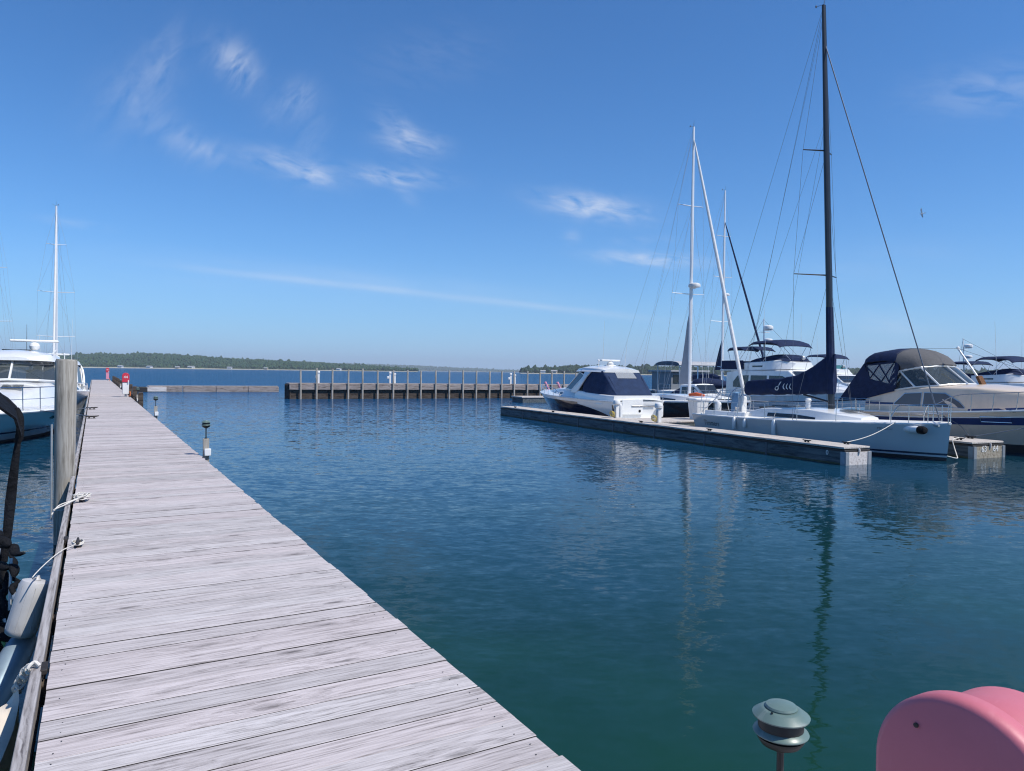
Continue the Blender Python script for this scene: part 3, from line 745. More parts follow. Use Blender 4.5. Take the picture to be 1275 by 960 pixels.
# the tall piling at the rail
pr = thing('mooring_piling', 'thick round grey timber piling standing tall beside the left dock rail', 'piling', W(PILE_A, -.375, 0), ROT_DOCK)
mb = MB(); pts = [(-.02 * 0, 0, -2), (0, 0, -.4), (.0, .0, .4), (.012, 0, 1.2), (.02, 0, 2.0), (.032, 0, 2.62), (.033, 0, 2.65)]
mb.tube(pts, [.127, .127, .129, .132, .137, .14, .126], 26)
mb.build('timber', 'pile_wood', pr, angle=40)
mb = MB(); mb.tube([(-.152, -.03, .35), (-.146, -.03, 1.72)], .014, 8); mb.build('pipe', 'galv', pr)
mb = MB()
for z in (.5,): mb.lathe([(.136, -.008), (.139, 0), (.136, .008)], (.012, 0, z), 22)
mb.build_each('band', 'galv', pr)

# ---- dock lights
def light_parts(root, post_z0=-.5, post_top=.30, h=.62):
    """tiered louvred path light; z 0 is the deck it stands on"""
    mb = MB(); mb.tube([(0, 0, post_top - .02), (0, 0, h - .125)], .0105, 10); mb.lathe([(.026, 0), (.026, .012), (.014, .02)], (0, 0, post_top), 12); mb.build('stem', 'lamp_dark', root)
    mb = MB(); mb.lathe([(.014, h - .135), (.030, h - .128), (.046, h - .112), (.056, h - .10), (.058, h - .094)], n=28); mb.build('lamp_base', 'lamp_dark', root)
    def tier(nm, z, r, mat='lamp_cap'):
        mb = MB(); mb.lathe([(r * .66, z + .015), (r * .72, z + .014), (r * .97, z + .001), (r, z - .003), (r * .985, z - .006), (r * .66, z + .006), (r * .5, z + .006)], n=36); return mb.build(nm, mat, root, angle=40)
    mb = MB(); mb.lathe([(.058, h - .10), (.066, h - .085), (.067, h - .050), (.060, h - .026)], n=24); mb.build('lens', 'lamp_dark', root)
    mb = MB(); mb.lathe([(.03, h - .125), (.058, h - .113), (.069, h - .096), (.070, h - .090), (.052, h - .086)], n=32); mb.build('bowl', 'lamp_dark', root, angle=40)
    tier('louvre', h - .073, .082)
    cp = MB(); cp.lathe([(.083, h - .028), (.084, h - .024), (.062, h - .008), (.054, h - .004), (.05, h - .004)], n=36); c = cp.build('cap', 'lamp_cap', root, angle=30)
    tp = MB(); tp.lathe([(.046, h - .006), (.0475, h + .000), (.044, h + .0055), (.024, h + .0105), (.004, h + .012)], n=36); tp.build('cap_button', 'lamp_cap', c, angle=40)
    kn = MB(); kn.lathe([(.0035, 0), (.0035, .007)], (-.052, -.012, h - .008), 8, ax=(-.6, -.1, .8)); kn.build('screw', 'lamp_dark', c)
def post_parts(root, z0, z1, box=True):
    mb = MB(); mb.box((0, 0, (z0 + z1) / 2), (.10, .10, z1 - z0)); mb.build('post', 'post_wood', root, bevel=.008)
    if box:
        mb = MB(); mb.box((.02, -.075, .06), (.11, .05, .13)); mb.build('junction_box', 'white_plastic', root, bevel=.01)
def dock_light(pos, label, box=True, post_top=.30):
    r = thing('dock_light', label, 'dock light', pos, ROT_DOCK, 'tiered green dock lights'); post_parts(r, -1.6, post_top, box); light_parts(r, post_top=post_top); return r
d0 = dock_light(W(1.52, PT(968, 900, 2.2).dot(P) + .028, DZ - .06), 'green tiered louvre dock light standing close up at the bottom edge of the view', False, .06)
def edge_a(px):   # distance along the dock of a point on its right edge seen at this column
    best = None
    for i in range(20, 1000):
        a = i * .1; w_ = W(a, PR + .06, DZ); d = cam.matrix_world.inverted() @ w_; x = CX + F_PX * d.x / -d.z
        if best is None or abs(x - px) < best[0]: best = (abs(x - px), a)
    return best[1]
for px, lb in [(254, 'nearest green dock light on a short post along the right edge of the long dock'), (192.5, 'second green dock light along the right edge of the dock, before the red capped pedestal'), (170.5, 'green dock light right beside the nearer red capped pedestal'),
               (156, 'small far dock light among the dark timbers beyond the red capped pedestal'), (149.5, 'farthest dock light on the dock edge, between the two pedestals')]:
    dock_light(W(edge_a(px), PR + .09, DZ), lb)

# ---- power pedestals with red caps
def pedestal(pos, label, num, k=1.0, body='white_plastic'):
    r = thing('power_pedestal', label, 'pedestal', pos, ROT_DOCK, 'red capped power pedestals on the dock')
    mb = MB(); mb.box((0, 0, .09), (.10, .10, .18)); mb.build('foot', 'galv', r, bevel=.01)
    mb = MB(); mb.box((0, 0, .46 * k), (.30, .26, .62 * k)); mb.build('body', body, r, bevel=.02)
    mb = MB(); secs = []
    for i in range(9):
        th = math.pi * i / 8; secs.append((math.cos(th) * .17, .78 * k + .33 + math.sin(th) * .16))
    pr_ = [(.17, .775 * k)] + secs + [(-.17, .775 * k)]
    mb.poly([(x, -.16, z) for x, z in pr_], (0, 1, 0), .32); c = mb.build('cap', 'red_paint', r, bevel=.012)
    lettering(num, .20, 'white_letter', c, (0, -.164, .78 * k + .26), (1, 0, 0), (0, 0, 1))
    mb = MB(); mb.box((.12, -.172, .80 * k), (.05, .02, .16)); mb.build('outlet', 'white_plastic', r, bevel=.005)
    mb = MB(); mb.tube([(.19, -.10, .3), (.22, -.13, .16), (.20, -.15, .05), (.14, -.13, .03)], .03, 8); mb.build('hose', 'orange_hose', r)
    return r
pedestal(W(43.5, PR - .22, DZ), 'nearer power pedestal with white body and bright red numbered cap on the dock edge', '44')
p2 = pedestal(W(94, PR - .35, DZ), 'farther red and pinkish power pedestal at the very end of the dock', '45', 1.25, 'pink_pole')
# dark bumper timbers on the right edge, far half
for i in range(11):
    a = 37.5 + i * 5.4
    r = thing('bumper_post', None, 'bumper post', W(a, PR + .19, 0), ROT_DOCK, 'dark timber bumper posts along the far right edge of the dock')
    r['label'] = 'dark timber bumper post in the row along the far right edge of the dock'
    mb = MB(); mb.box((0, 0, .1), (.2, .26, 2.9 if i else 2.6)); mb.build('timber', 'dark_timber', r, bevel=.02)
    mb = MB(); mb.box((0, 2.0, DZ + .02), (.14, 3.6, .2)); mb.build('wale', 'dark_timber', r, bevel=.015)

# ---- cleats and lines on the left rail
def cleat(pos, rz, label, s=1.0, group='cleats on the left dock'):
    mb = MB()
    mb.box((-.05 * s, 0, .02 * s), (.035 * s, .045 * s, .05 * s)); mb.box((.05 * s, 0, .02 * s), (.035 * s, .045 * s, .05 * s)); mb.box((0, 0, .003), (.17 * s, .07 * s, .008))
    mb.tube([(-.15 * s, 0, .062 * s), (-.09 * s, 0, .052 * s), (0, 0, .048 * s), (.09 * s, 0, .052 * s), (.15 * s, 0, .062 * s)], [.010 * s, .017 * s, .02 * s, .017 * s, .010 * s], 8)
    o = mb.build('cleat', 'iron', None, bevel=.004); o.location = pos; o.rotation_euler = (0, 0, rz); return tag(o, label, 'cleat', group)
cleat(W(25.6, -.06, DZ), ROT_DOCK, 'black iron cleat on the left dock edge, the nearer of the far pair', 1.3)
cleat(W(31.0, -.06, DZ), ROT_DOCK, 'black iron cleat on the left dock edge, the farther of the far pair', 1.3)
cleat(W(7.42, -.12, DZ), ROT_U, 'iron cleat with the fender line round it on the left dock edge', .8)
cleat(W(9.9, -.12, DZ), ROT_U, 'iron cleat under the white rope coil beside the piling', .8)
def rope(name, pts, r, label, mat='rope', cat='rope', n=7, sub=6):
    P_ = [Vector(p) for p in pts]; out = []
    for i in range(len(P_) - 1):
        p0, p1, p2, p3 = P_[max(i - 1, 0)], P_[i], P_[i + 1], P_[min(i + 2, len(P_) - 1)]
        for k in range(sub):
            t = k / sub; out.append(.5 * ((2 * p1) + (p2 - p0) * t + (2 * p0 - 5 * p1 + 4 * p2 - p3) * t * t + (3 * p1 - p0 - 3 * p2 + p3) * t ** 3))
    out.append(P_[-1]); mb = MB(); mb.tube(out, r, n); return tag(mb.build(name, mat), label, cat)
# coil by the piling
pts = []
rr = random.Random(3)
for i in range(46):
    th = i * .62; q = .075 + .018 * math.sin(i * 1.7); pts.append(W(9.9 + math.cos(th) * q * 1.5, -.12 + math.sin(th) * q, DZ + .05 + .016 * math.sin(i * .9) + i * .0006))
pts += [W(9.75, -.22, DZ + .035), W(9.55, -.34, DZ + .02), W(9.4, -.40, DZ - .05)]
rope('mooring_rope', pts, .007, 'white rope coiled over a cleat on the dock edge beside the piling', sub=3)
rope('mooring_rope', [W(9.85, -.10, DZ + .05), W(9.7, -.2, DZ + .045), W(9.5, -.31, DZ + .018), W(9.42, -.38, DZ + .0), W(9.46, -.33, DZ + .018), W(9.7, -.22, DZ + .03), W(9.95, -.16, DZ + .06)], .007, 'short loose loop of white rope lying over the rail beside the coil')
# fender line
FD = PT(46, 722, 5.7); FDZ = FD.z; FD.z = 0
pts = []
for i in range(30):
    th = i * .7; pts.append(W(7.42 + math.cos(th) * .07, -.12 + math.sin(th) * .045, DZ + .035 + .012 * math.sin(i * 1.3)))
pts += [W(7.2, -.22, DZ + .03), W(6.85, -.325, DZ + .012), W(6.55, -.40, DZ - .02), FD + Vector((0, 0, FDZ + .02))]
rope('fender_rope', pts, .0042, 'thin white line from the cleat on the rail down to the hanging fender', sub=3)
fr = thing('fender', 'large scuffed whitish cylinder fender hanging on the left dock rail', 'fender', FD, ROT_DOCK)
FD_TOP = Vector((0, 0, FDZ)); fb0 = PT(24, 792, 5.62); _d = fb0 - FD; FD_BOT = Vector((_d.dot(P), _d.dot(U), fb0.z))
mb = MB(); ax = (FD_TOP - FD_BOT); ln = ax.length
mb.lathe([(.02, 0), (.085, .003), (.104, .018), (.110, .05), (.111, .15), (.111, ln - .12), (.109, ln - .04), (.098, ln - .010), (.07, ln - .001), (.012, ln)], FD_BOT, 36, ax=ax); mb.build('body', 'vinyl_fender', fr, angle=50)
mb = MB(); mb.lathe([(.024, -.012), (.03, .006), (.016, .022), (.012, .035)], FD_TOP, 14, ax=ax); mb.build('eyelet', 'vinyl_fender', fr)
mb = MB(); a0 = FD_BOT.lerp(FD_TOP, .12)
for k in range(14):
    th = k * 6.283 / 14; axn = ax.normalized(); x_ = axn.orthogonal().normalized(); y_ = axn.cross(x_); off = (x_ * math.cos(th) + y_ * math.sin(th)) * .1095
    mb.tube([a0 + off, FD_BOT.lerp(FD_TOP, .9) + off], .0025, 4)
mb.build('moulded_rib', 'vinyl_fender', fr)
# twisted line near the bottom
pts = []; A_, B_ = G(43, 830, DZ + .02), PT(21, 860, 3.9)
for i in range(30):
    t = i / 29; c = A_.lerp(B_, t) + Vector((0, 0, .03 * math.sin(t * 3.1) * 1)); th = i * 1.5; pts.append(c + P * math.cos(th) * .022 + Vector((0, 0, .022 * math.sin(th))) + U * .012 * math.sin(i * 2.3))
rope('mooring_rope', pts, .009, 'knotted white rope end over the left dock rail near the bottom of the view', sub=4)

# ================================================================== LEFT FOREGROUND BOATS
# open boat with its black cover folded down
def spl(pts, sub=6):
    P_ = [Vector(p) for p in pts]; out = []
    for i in range(len(P_) - 1):
        p0, p1, p2, p3 = P_[max(i - 1, 0)], P_[i], P_[i + 1], P_[min(i + 2, len(P_) - 1)]
        for k in range(sub):
            t = k / sub; out.append(.5 * ((2 * p1) + (p2 - p0) * t + (2 * p0 - 5 * p1 + 4 * p2 - p3) * t * t + (3 * p1 - p0 - 3 * p2 + p3) * t ** 3))
    return out + [P_[-1]]
def fat(r, n): return [interp([i / (len(r) - 1) for i in range(len(r))], r, i / (n - 1)) for i in range(n)]
def black_cover_boat():
    r = thing('covered_boat', 'black covered boat with folded canopy frame at the lower left edge beside the dock', 'boat', W(10.6, -1.75, 0), ROT_U + math.pi)
    h = Hull(4.6, 1.9, (.52, .50, .60), .35, .9, .86, 2.4, .5, .45)
    h.build(r, [(0, .2, 1), (.2, .86, 0), (.86, 1, 0)], ['galv', 'bottom_paint', 'bottom_paint']); h.deck(r, 'galv', .02, .02)
    h.rail_line(r, 1.0, .035, 'rubber', 'rub_rail')
    return r, h
bcb, bh = black_cover_boat()
inv = (Matrix.Translation(bcb.location) @ Matrix.Rotation(ROT_U + math.pi, 4, 'Z')).inverted()
def loc_(px, py, Y): return inv @ PT(px, py, Y)
# the tilted canopy frame and its strap
mb = MB(); mb.tube(spl([loc_(-30, 470, 6.4), loc_(-8, 488, 6.4), loc_(10, 500, 6.4), loc_(20, 512, 6.4), loc_(23, 530, 6.35), loc_(18, 575, 6.3), loc_(10, 640, 6.25), loc_(2, 700, 6.2), loc_(0, 760, 6.2)]), .016, 8); mb.build('canopy_frame', 'black_canvas', bcb)
mb = MB(); mb.sheet([[loc_(-60, 462, 6.9), loc_(-40, 462, 6.4), loc_(-30, 478, 5.9)], [loc_(-20, 480, 6.9), loc_(-5, 488, 6.45), loc_(-6, 506, 6.0)], [loc_(8, 497, 6.8), loc_(18, 507, 6.45), loc_(17, 522, 6.1)], [loc_(14, 505, 6.7), loc_(25, 518, 6.45), loc_(24, 545, 6.2)]], .02); mb.build('canopy_cloth', 'black_canvas', bcb, angle=60)
_q = spl([loc_(21, 508, 6.36), loc_(25, 522, 6.34), loc_(25, 538, 6.32), loc_(21, 558, 6.3)]); mb = MB(); mb.tube(_q, fat([.018, .034, .030, .036, .012], len(_q)), 10, flat=.7); mb.build('strap_bundle', 'black_canvas', bcb, angle=60)
_q = spl([loc_(22, 553, 6.28), loc_(17, 590, 6.26), loc_(13, 625, 6.25), loc_(9, 665, 6.2), loc_(4, 700, 6.15)]); mb = MB(); mb.tube(_q, fat([.022, .034, .040, .034, .03], len(_q)), 8, flat=.3); mb.build('strap', 'black_canvas', bcb)
rb = random.Random(9); mb = MB()
for (x, y, x2, y2, rr_) in [(2, 668, 26, 690, .035), (-12, 690, 22, 715, .04), (-14, 720, 14, 800, .055), (4, 700, 12, 790, .03), (-25, 760, 8, 830, .055), (14, 690, 22, 745, .025), (-20, 655, 10, 680, .045), (-30, 800, 0, 838, .06)]:
    a0, a1 = loc_(x, y, 6.2), loc_(x2, y2, 5.9); k = 6; pts = spl([a0.lerp(a1, i / k) + Vector((rb.uniform(-.03, .03), rb.uniform(-.03, .03), rb.uniform(-.03, .03))) for i in range(k + 1)], 5)
    mb.tube(pts, fat([rr_ * .3] + [rr_ * rb.uniform(.7, 1.3) for _ in range(8)] + [rr_ * .3], len(pts)), 10, flat=rb.uniform(.6, 1))
mb.build('folded_cover', 'black_canvas', bcb, angle=70)
mb = MB(); mb.tube([loc_(14, 695, 6.05), loc_(12, 760, 5.95)], .012, 6); mb.tube([loc_(6, 770, 5.98), loc_(10, 805, 5.95)], .016, 6); mb.build('stanchion', 'galv', bcb)
mb = MB(); mb.ball(loc_(24, 744, 5.9), .055, n=12); mb.build('winch', 'galv', bcb)
mb = MB(); mb.tube([loc_(31, 796, 5.75), loc_(20, 815, 5.6), loc_(6, 842, 5.45), loc_(-14, 880, 5.3)], [.09, .105, .115, .12], 16); mb.build('pontoon', 'bracket', bcb)
# tan nose of a small dinghy
dg = thing('dinghy', 'cream white pointed bow of a small dinghy tied by rope at the bottom left corner', 'dinghy', PT(22, 858, 3.9) - Vector((0, 0, 0)), 0)
dl = lambda px, py, Y: PT(px, py, Y) - PT(22, 858, 3.9)
mb = MB(); secs = []
for (xl, yl, xr, yr, Y) in [(19, 857, 23, 859, 3.90), (15, 866, 24, 872, 3.88), (8, 876, 21, 890, 3.85), (-6, 884, 17, 908, 3.80), (-30, 895, 10, 926, 3.74), (-60, 910, 0, 950, 3.66), (-100, 930, -12, 980, 3.57)]:
    a0, b0 = dl(xl, yl, Y), dl(xr, yr, Y - .03); c0 = (a0 + b0) / 2; w_ = (b0 - a0)
    secs.append([a0, c0 + Vector((0, 0, .02)), b0, b0 - w_ * .12 + Vector((0, 0, -.16)), c0 + Vector((0, 0, -.30)), a0 + w_ * .12 + Vector((0, 0, -.16))])
mb.loft(secs, 0); mb.build('hull', 'tan_vinyl', dg, angle=60)
mb = MB(); mb.lathe([(.028, 0), (.03, .01), (.02, .03)], (0, 0, -.004), 12); mb.build('bow_eye', 'galv', dg)

# near red pedestal head on the walkway, bottom right
rp = thing('hose_pedestal', 'faded pinkish red rounded pedestal head close up in the bottom right corner', 'pedestal', W(.55, 1.10, DZ), 0)
rp_o = rp.location
Mx = -U; My = P                                                                 # the face looks left across the dock
def lobe(c, rad, h_low, depth, name, back=0.0, bev=.012):
    mb = MB(); prof = []
    for i in range(41):
        th = math.pi * (1 - i / 40); prof.append((math.cos(th) * rad, math.sin(th) * rad))
    pts = [(-rad, -h_low)] + prof + [(rad, -h_low)]
    secs = []
    for (d, s) in ((0, -bev), (.003, -bev * .45), (bev * .8, 0), (depth - bev, 0), (depth, -bev)):
        secs.append([c - rp_o + Mx * (x * (1 + s / rad)) + My * (d + back) + Vector((0, 0, z * (1 + s / rad) if z > 0 else z)) for x, z in pts])
    mb.loft(secs, 0); return mb.build(name, 'red_fibreglass', rp, angle=60)
C1 = PT(1197, 874, 1.10) - Vector((0, 0, .142))
lobe(C1, .142, 1.0, .05, 'front_cover')
C2 = C1 + My * .05 + Vector((0, 0, -.022)) - Mx * .006; lobe(C2, .138, 1.0, .15, 'housing')
mb = MB()
for (x, z) in ((-.068, .078), (.068, .055)): mb.lathe([(.004, 0), (.004, .002), (.002, .003)], C1 - rp_o + Mx * x - My * .001 + Vector((0, 0, z)), 8, ax=-My)
mb.build_each('bolt', 'iron', rp)

# ================================================================== PIERS AND BREAKWATERS
def num_dock(q0, q1, s0, s1, z, label, seglen, name='finger_dock', end_text=None, side_text=None, end_mat='finger_end'):
    """timber float: local x along SD (away), y across; origin at the near end, on the left edge's waterline"""
    r = thing(name, label, 'dock', Q(q0, s0), ROT_AWAY)                  # local +x = SD, local -y = SE
    wd = q1 - q0; L = s1 - s0
    mb = MB(); n = max(1, round(L / 3.05))
    for i in range(n):
        mb.box(((i + .5) * L / n, -wd / 2, z - .03), (L / n - .014, wd + .06, .06))
    mb.build('top_planking', 'finger_top', r, bevel=.012)
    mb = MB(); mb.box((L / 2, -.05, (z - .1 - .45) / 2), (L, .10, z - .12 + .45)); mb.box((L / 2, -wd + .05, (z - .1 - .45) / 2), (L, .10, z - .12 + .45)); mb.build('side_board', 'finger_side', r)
    mb = MB(); mb.box((L / 2, -wd / 2, z - .11), (L + .02, wd + .035, .055)); mb.build('rubbing_strake', 'rubber', r, bevel=.01)
    mb = MB(); mb.box((-.012, -wd / 2, (z - .14 - .4) / 2 + .0), (.05, wd - .14, z - .14 + .38)); mb.build('end_board', end_mat, r)
    for y in (-.045, -wd + .045):
        mb = MB(); mb.box((-.03, y, (z - .14 - .4) / 2), (.06, .13, z - .14 + .4)); mb.build('corner_plate', 'plate_grey', r, bevel=.006)
    mb = MB(); mb.box((.06, .008, (z - .14 - .4) / 2), (.16, .024, z - .14 + .4)); mb.build('corner_flange', 'bracket', r, bevel=.004)
    for i in range(1, n):
        mb = MB(); mb.box((i * L / n, .012, (z - .14 - .4) / 2), (.075, .03, z - .14 + .4)); mb.build('joint_strap', 'strap_dark', r, bevel=.004)
    mb = MB(); mb.box((L / 2, .004, .0), (L, .012, .10)); mb.build('waterline_slime', 'green_slime', r)
    mb = MB(); mb.tube([(-.045, -wd * .52, z - .05), (-.06, -wd * .52, z - .1), (-.05, -wd * .52, z - .2)], .028, 8); mb.build('end_strap', 'finger_end', r)
    if end_text:
        for t, yy in end_text: lettering(t, .27, 'white_letter', r, (-.046, -wd * yy, z * .56), (0, -1, 0), (0, 0, 1), 'number')
    if side_text: lettering(side_text[0], .20, 'white_letter', r, (side_text[1], .008, z * .58), (-1, 0, 0), (0, 0, 1), 'number')
    return r
ZA = .52
fa = num_dock(17.34, 18.33, 15.09, 39.6, ZA, 'long low timber finger dock with dark side, in front of the grey sailboat', 24.5, side_text=('0', .62))
fb = num_dock(22.75, 24.25, 14.95, 25.6, ZA, 'short finger dock end numbered 63 and 64 between the grey sailboat and the cream cruiser', 10, end_text=(('63', .32), ('64', .70)), end_mat='stained_end')
mp = thing('main_pier', 'broad low pier with pale planks crossing behind the sailboat', 'dock', Q(18.36, 25.7), ROT_AWAY)
mb = MB()
for i in range(19): mb.box((1.15, -1.3 - i * 2.6, ZA - .035), (2.3, 2.585, .06))
mb.build('top_planking', 'finger_top', mp, bevel=.01)
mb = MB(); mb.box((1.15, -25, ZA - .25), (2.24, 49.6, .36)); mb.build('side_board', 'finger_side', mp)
mb = MB()
for i in range(10): mb.box((1.15, -2 - i * 5, -.1), (1.9, 1.6, .3))
mb.build_each('float', 'rubber', mp)
for (q_, s_, lb) in [(17.46, 16.6, 'nearest its numbered end'), (17.46, 21.1, 'second from the near end'), (17.46, 25.4, 'third from the near end'), (17.46, 33.2, 'fourth from the near end'), (17.46, 37.8, 'last, at its far outer end')]:
    cleat(Q(q_, s_, ZA), ROT_AWAY, 'dark cleat on the long finger dock edge, ' + lb, 1.1, 'cleats on the long finger dock')
cleat(Q(18.15, 15.75, ZA), ROT_AWAY, 'dark cleat holding the sailboat bow line at the finger dock end', 1.1, 'cleats on the long finger dock')
cleat(Q(23.12, 15.65, ZA), ROT_AWAY, 'cleat with white bow line on the dock end numbered 63 and 64', 1.2, 'cleats on the numbered dock end')
cleat(Q(24.05, 15.9, ZA), ROT_AWAY, 'black cleat of the cream cruiser on the dock end numbered 63 and 64', 1.3, 'cleats on the numbered dock end')

def shore_pedestal(pos, label, hose):
    r = thing('shore_power_post', label, 'pedestal', pos, ROT_AWAY, 'white shore power posts on the finger dock')
    mb = MB(); mb.box((0, 0, .30), (.20, .17, .60)); mb.build('post', 'white_plastic', r, bevel=.02)
    mb = MB(); mb.lathe([(.14, .60), (.17, .63), (.17, .74), (.15, .80), (.07, .83), (.01, .835)], n=18); mb.build('lamp_head', 'white_plastic', r)
    mb = MB(); mb.lathe([(.142, .665), (.173, .67), (.173, .70), (.142, .705)], n=18); mb.build('lens_band', 'vinyl_clear', r)
    mb = MB(); mb.box((0, .09, .42), (.13, .02, .18)); mb.build('outlet_cover', 'galv', r, bevel=.006)
    mb = MB()
    for k in range(3):
        pts = [(.13 * math.cos(t * .628) + .02, .16 + .05 * k, .17 + .12 * math.sin(t * .628) + .02 * k) for t in range(11)]; mb.tube(pts, .016, 6)
    mb.build('coiled_hose', hose, r); return r
shore_pedestal(Q(18.12, 28.3, ZA), 'white shore power post with yellow hose beside the stern of the sport cruiser', 'yellow_rope')
shore_pedestal(Q(18.12, 25.1, ZA), 'white shore power post with coiled hose nearer the white tub', 'yellow_rope')
tb = thing('dock_tub', 'white tapered dock tub standing at the stern of the grey sailboat', 'tub', Q(21.35, 26.6, ZA), ROT_AWAY)
mb = MB()
def rr_sec(w, d, z, rad=.1):
    pts = []
    for cx_, cy_, a0 in ((w / 2 - rad, d / 2 - rad, 0), (-w / 2 + rad, d / 2 - rad, 90), (-w / 2 + rad, -d / 2 + rad, 180), (w / 2 - rad, -d / 2 + rad, 270)):
        for k in range(4): th = R(a0 + k * 30); pts.append(Vector((cx_ + rad * math.cos(th), cy_ + rad * math.sin(th), z)))
    return pts
mb.loft([rr_sec(.52, .60, 0), rr_sec(.56, .64, .2), rr_sec(.66, .76, .86), rr_sec(.67, .78, .90)]); mb.build('body', 'white_plastic', tb)
mb = MB(); mb.loft([rr_sec(.70, .84, .84), rr_sec(.74, .88, .86), rr_sec(.74, .88, .93), rr_sec(.70, .84, .955), rr_sec(.4, .5, .97)]); mb.build('lid', 'white_plastic', tb)

# breakwater pier across the middle distance
bw = thing('breakwater_pier', 'long timber breakwater pier with a row of tall posts across the middle distance', 'pier', Q(0, 0) + Vector((-18.87, 62.25, 0)), SL)   # local x along SE, y away
LB = 33.0
mb = MB(); mb.box((LB / 2, 1.2, 1.30), (LB, 2.4, .10)); mb.build('deck', 'old_beam', bw, bevel=.02)
mb = MB(); mb.box((LB / 2, -.02, 1.06), (LB, .12, .52)); mb.box((LB / 2, 2.42, 1.06), (LB, .12, .52)); mb.build('fascia', 'old_beam', bw, bevel=.02)
mb = MB()
mb.box((LB / 2, .16, .36), (LB - .1, .1, 1.0))  # solid dark panels painting in the shade under the open pier
mb.box((.10, 1.2, .35), (.1, 2.3, .9)); mb.box((LB / 2, 1.3, -.2), (LB - .2, 2.1, .5)); mb.build('shade_panel', 'dark_timber', bw)
nb = 24
for i in range(nb):
    x = .93 + i * 1.335 + random.uniform(-.06, .06); h = 2.62 + random.uniform(-.10, .08); lean = random.uniform(-.025, .025)
    mb = MB(); mb.tube([(x, -.16, -1.5), (x + lean, -.165, h - .03), (x + lean, -.165, h)], [.085, .078, .06], 9); mb.build('post', 'post_wood', bw)
mb = MB()
for k in range(5): mb.box((-.06, .3 + k * .46, .55), (.08, .14, 1.4))
mb.build_each('end_board', 'dark_timber', bw)
for i, (x, two, lb) in enumerate([(2.55, False, 'white pedestal on the long breakwater pier, the leftmost and tallest'), (8.9, True, 'white double pedestal on the long breakwater pier, second from its left end'), (20.9, True, 'white pedestal on the long breakwater pier, nearest to the sport cruiser')]):
    r = thing('pier_pedestal', lb, 'pedestal', bw.location + SE * x + SD * .7 + Vector((0, 0, 1.35)), SL, 'white pedestals on the breakwater pier')
    mb = MB(); mb.box((0, 0, .42), (.16, .16, .84)); mb.build('post', 'white_plastic', r, bevel=.02)
    mb = MB(); mb.box((0, -.02, .96), (.22, .2, .22)); mb.build('head', 'white_plastic', r, bevel=.05)
    mb = MB(); mb.box((-.2, -.05, .55), (.18, .16, .22)); mb.build('meter_box', 'white_plastic', r, bevel=.03)
    if two: mb = MB(); mb.box((.42, 0, .40), (.2, .2, .8)); mb.box((.42, -.02, .86), (.24, .22, .2)); mb.build('second_post', 'white_plastic', r, bevel=.03)
# floating beam
fl = thing('floating_beam', 'low weathered timber beam floating on the water left of the breakwater pier', 'breakwater', Vector((-37.84, 76.0, 0)), SL)
mb = MB()
for i in range(4): mb.box((.2 + (i + .5) * 3.25, .5, .22), (3.2, 1.05, .72), tint=None)
mb.build('beam', 'old_beam', fl, bevel=.05)
mb = MB(); mb.box((6.6, .5, .62), (13.0, .9, .06)); mb.build('cap_plank', 'rail_wood', fl, bevel=.02)
mb = MB(); mb.box((-.55, .55, .1), (1.4, 1.3, .85)); mb.build('dark_float', 'rubber', fl, bevel=.08)
mb = MB(); mb.box((.95, -.045, .28), (1.9, .06, .5)); mb.build('pale_panel', 'finger_end', fl, bevel=.02)
for (a, b, lb) in [(678.5, 683, 'left'), (693, 698, 'right')]:
    p0, p1 = PT(b + 1.5, 489, 47), PT(a, 475 if lb == 'left' else 476.5, 47.0)
    r = thing('guide_pole', 'leaning pink pole by the bow of the sport cruiser, %s' % ('one nearer its tip' if lb == 'left' else 'one farther aft'), 'pole', (p0.x, p0.y, 0), 0, 'pink guide poles')
    if lb == 'left': p0, p1 = PT(684.5, 488, 47), PT(678.5, 475.5, 47)
    else: p0, p1 = PT(699, 488, 46), PT(693, 476, 46)
    o = Vector((p0.x, p0.y, 0)); d = (p1 - p0)
    mb = MB(); mb.tube([p0 - o - d * 1.2, p0 - o, p1 - o - d * .35], .075, 9); mb.build('pole', 'pink_pole', r)
    mb = MB(); mb.lathe([(.085, 0), (.085, d.length * .34), (.05, d.length * .36)], p1 - o - d * .36, 9, ax=d); mb.build('sleeve', 'pink_pole', r)

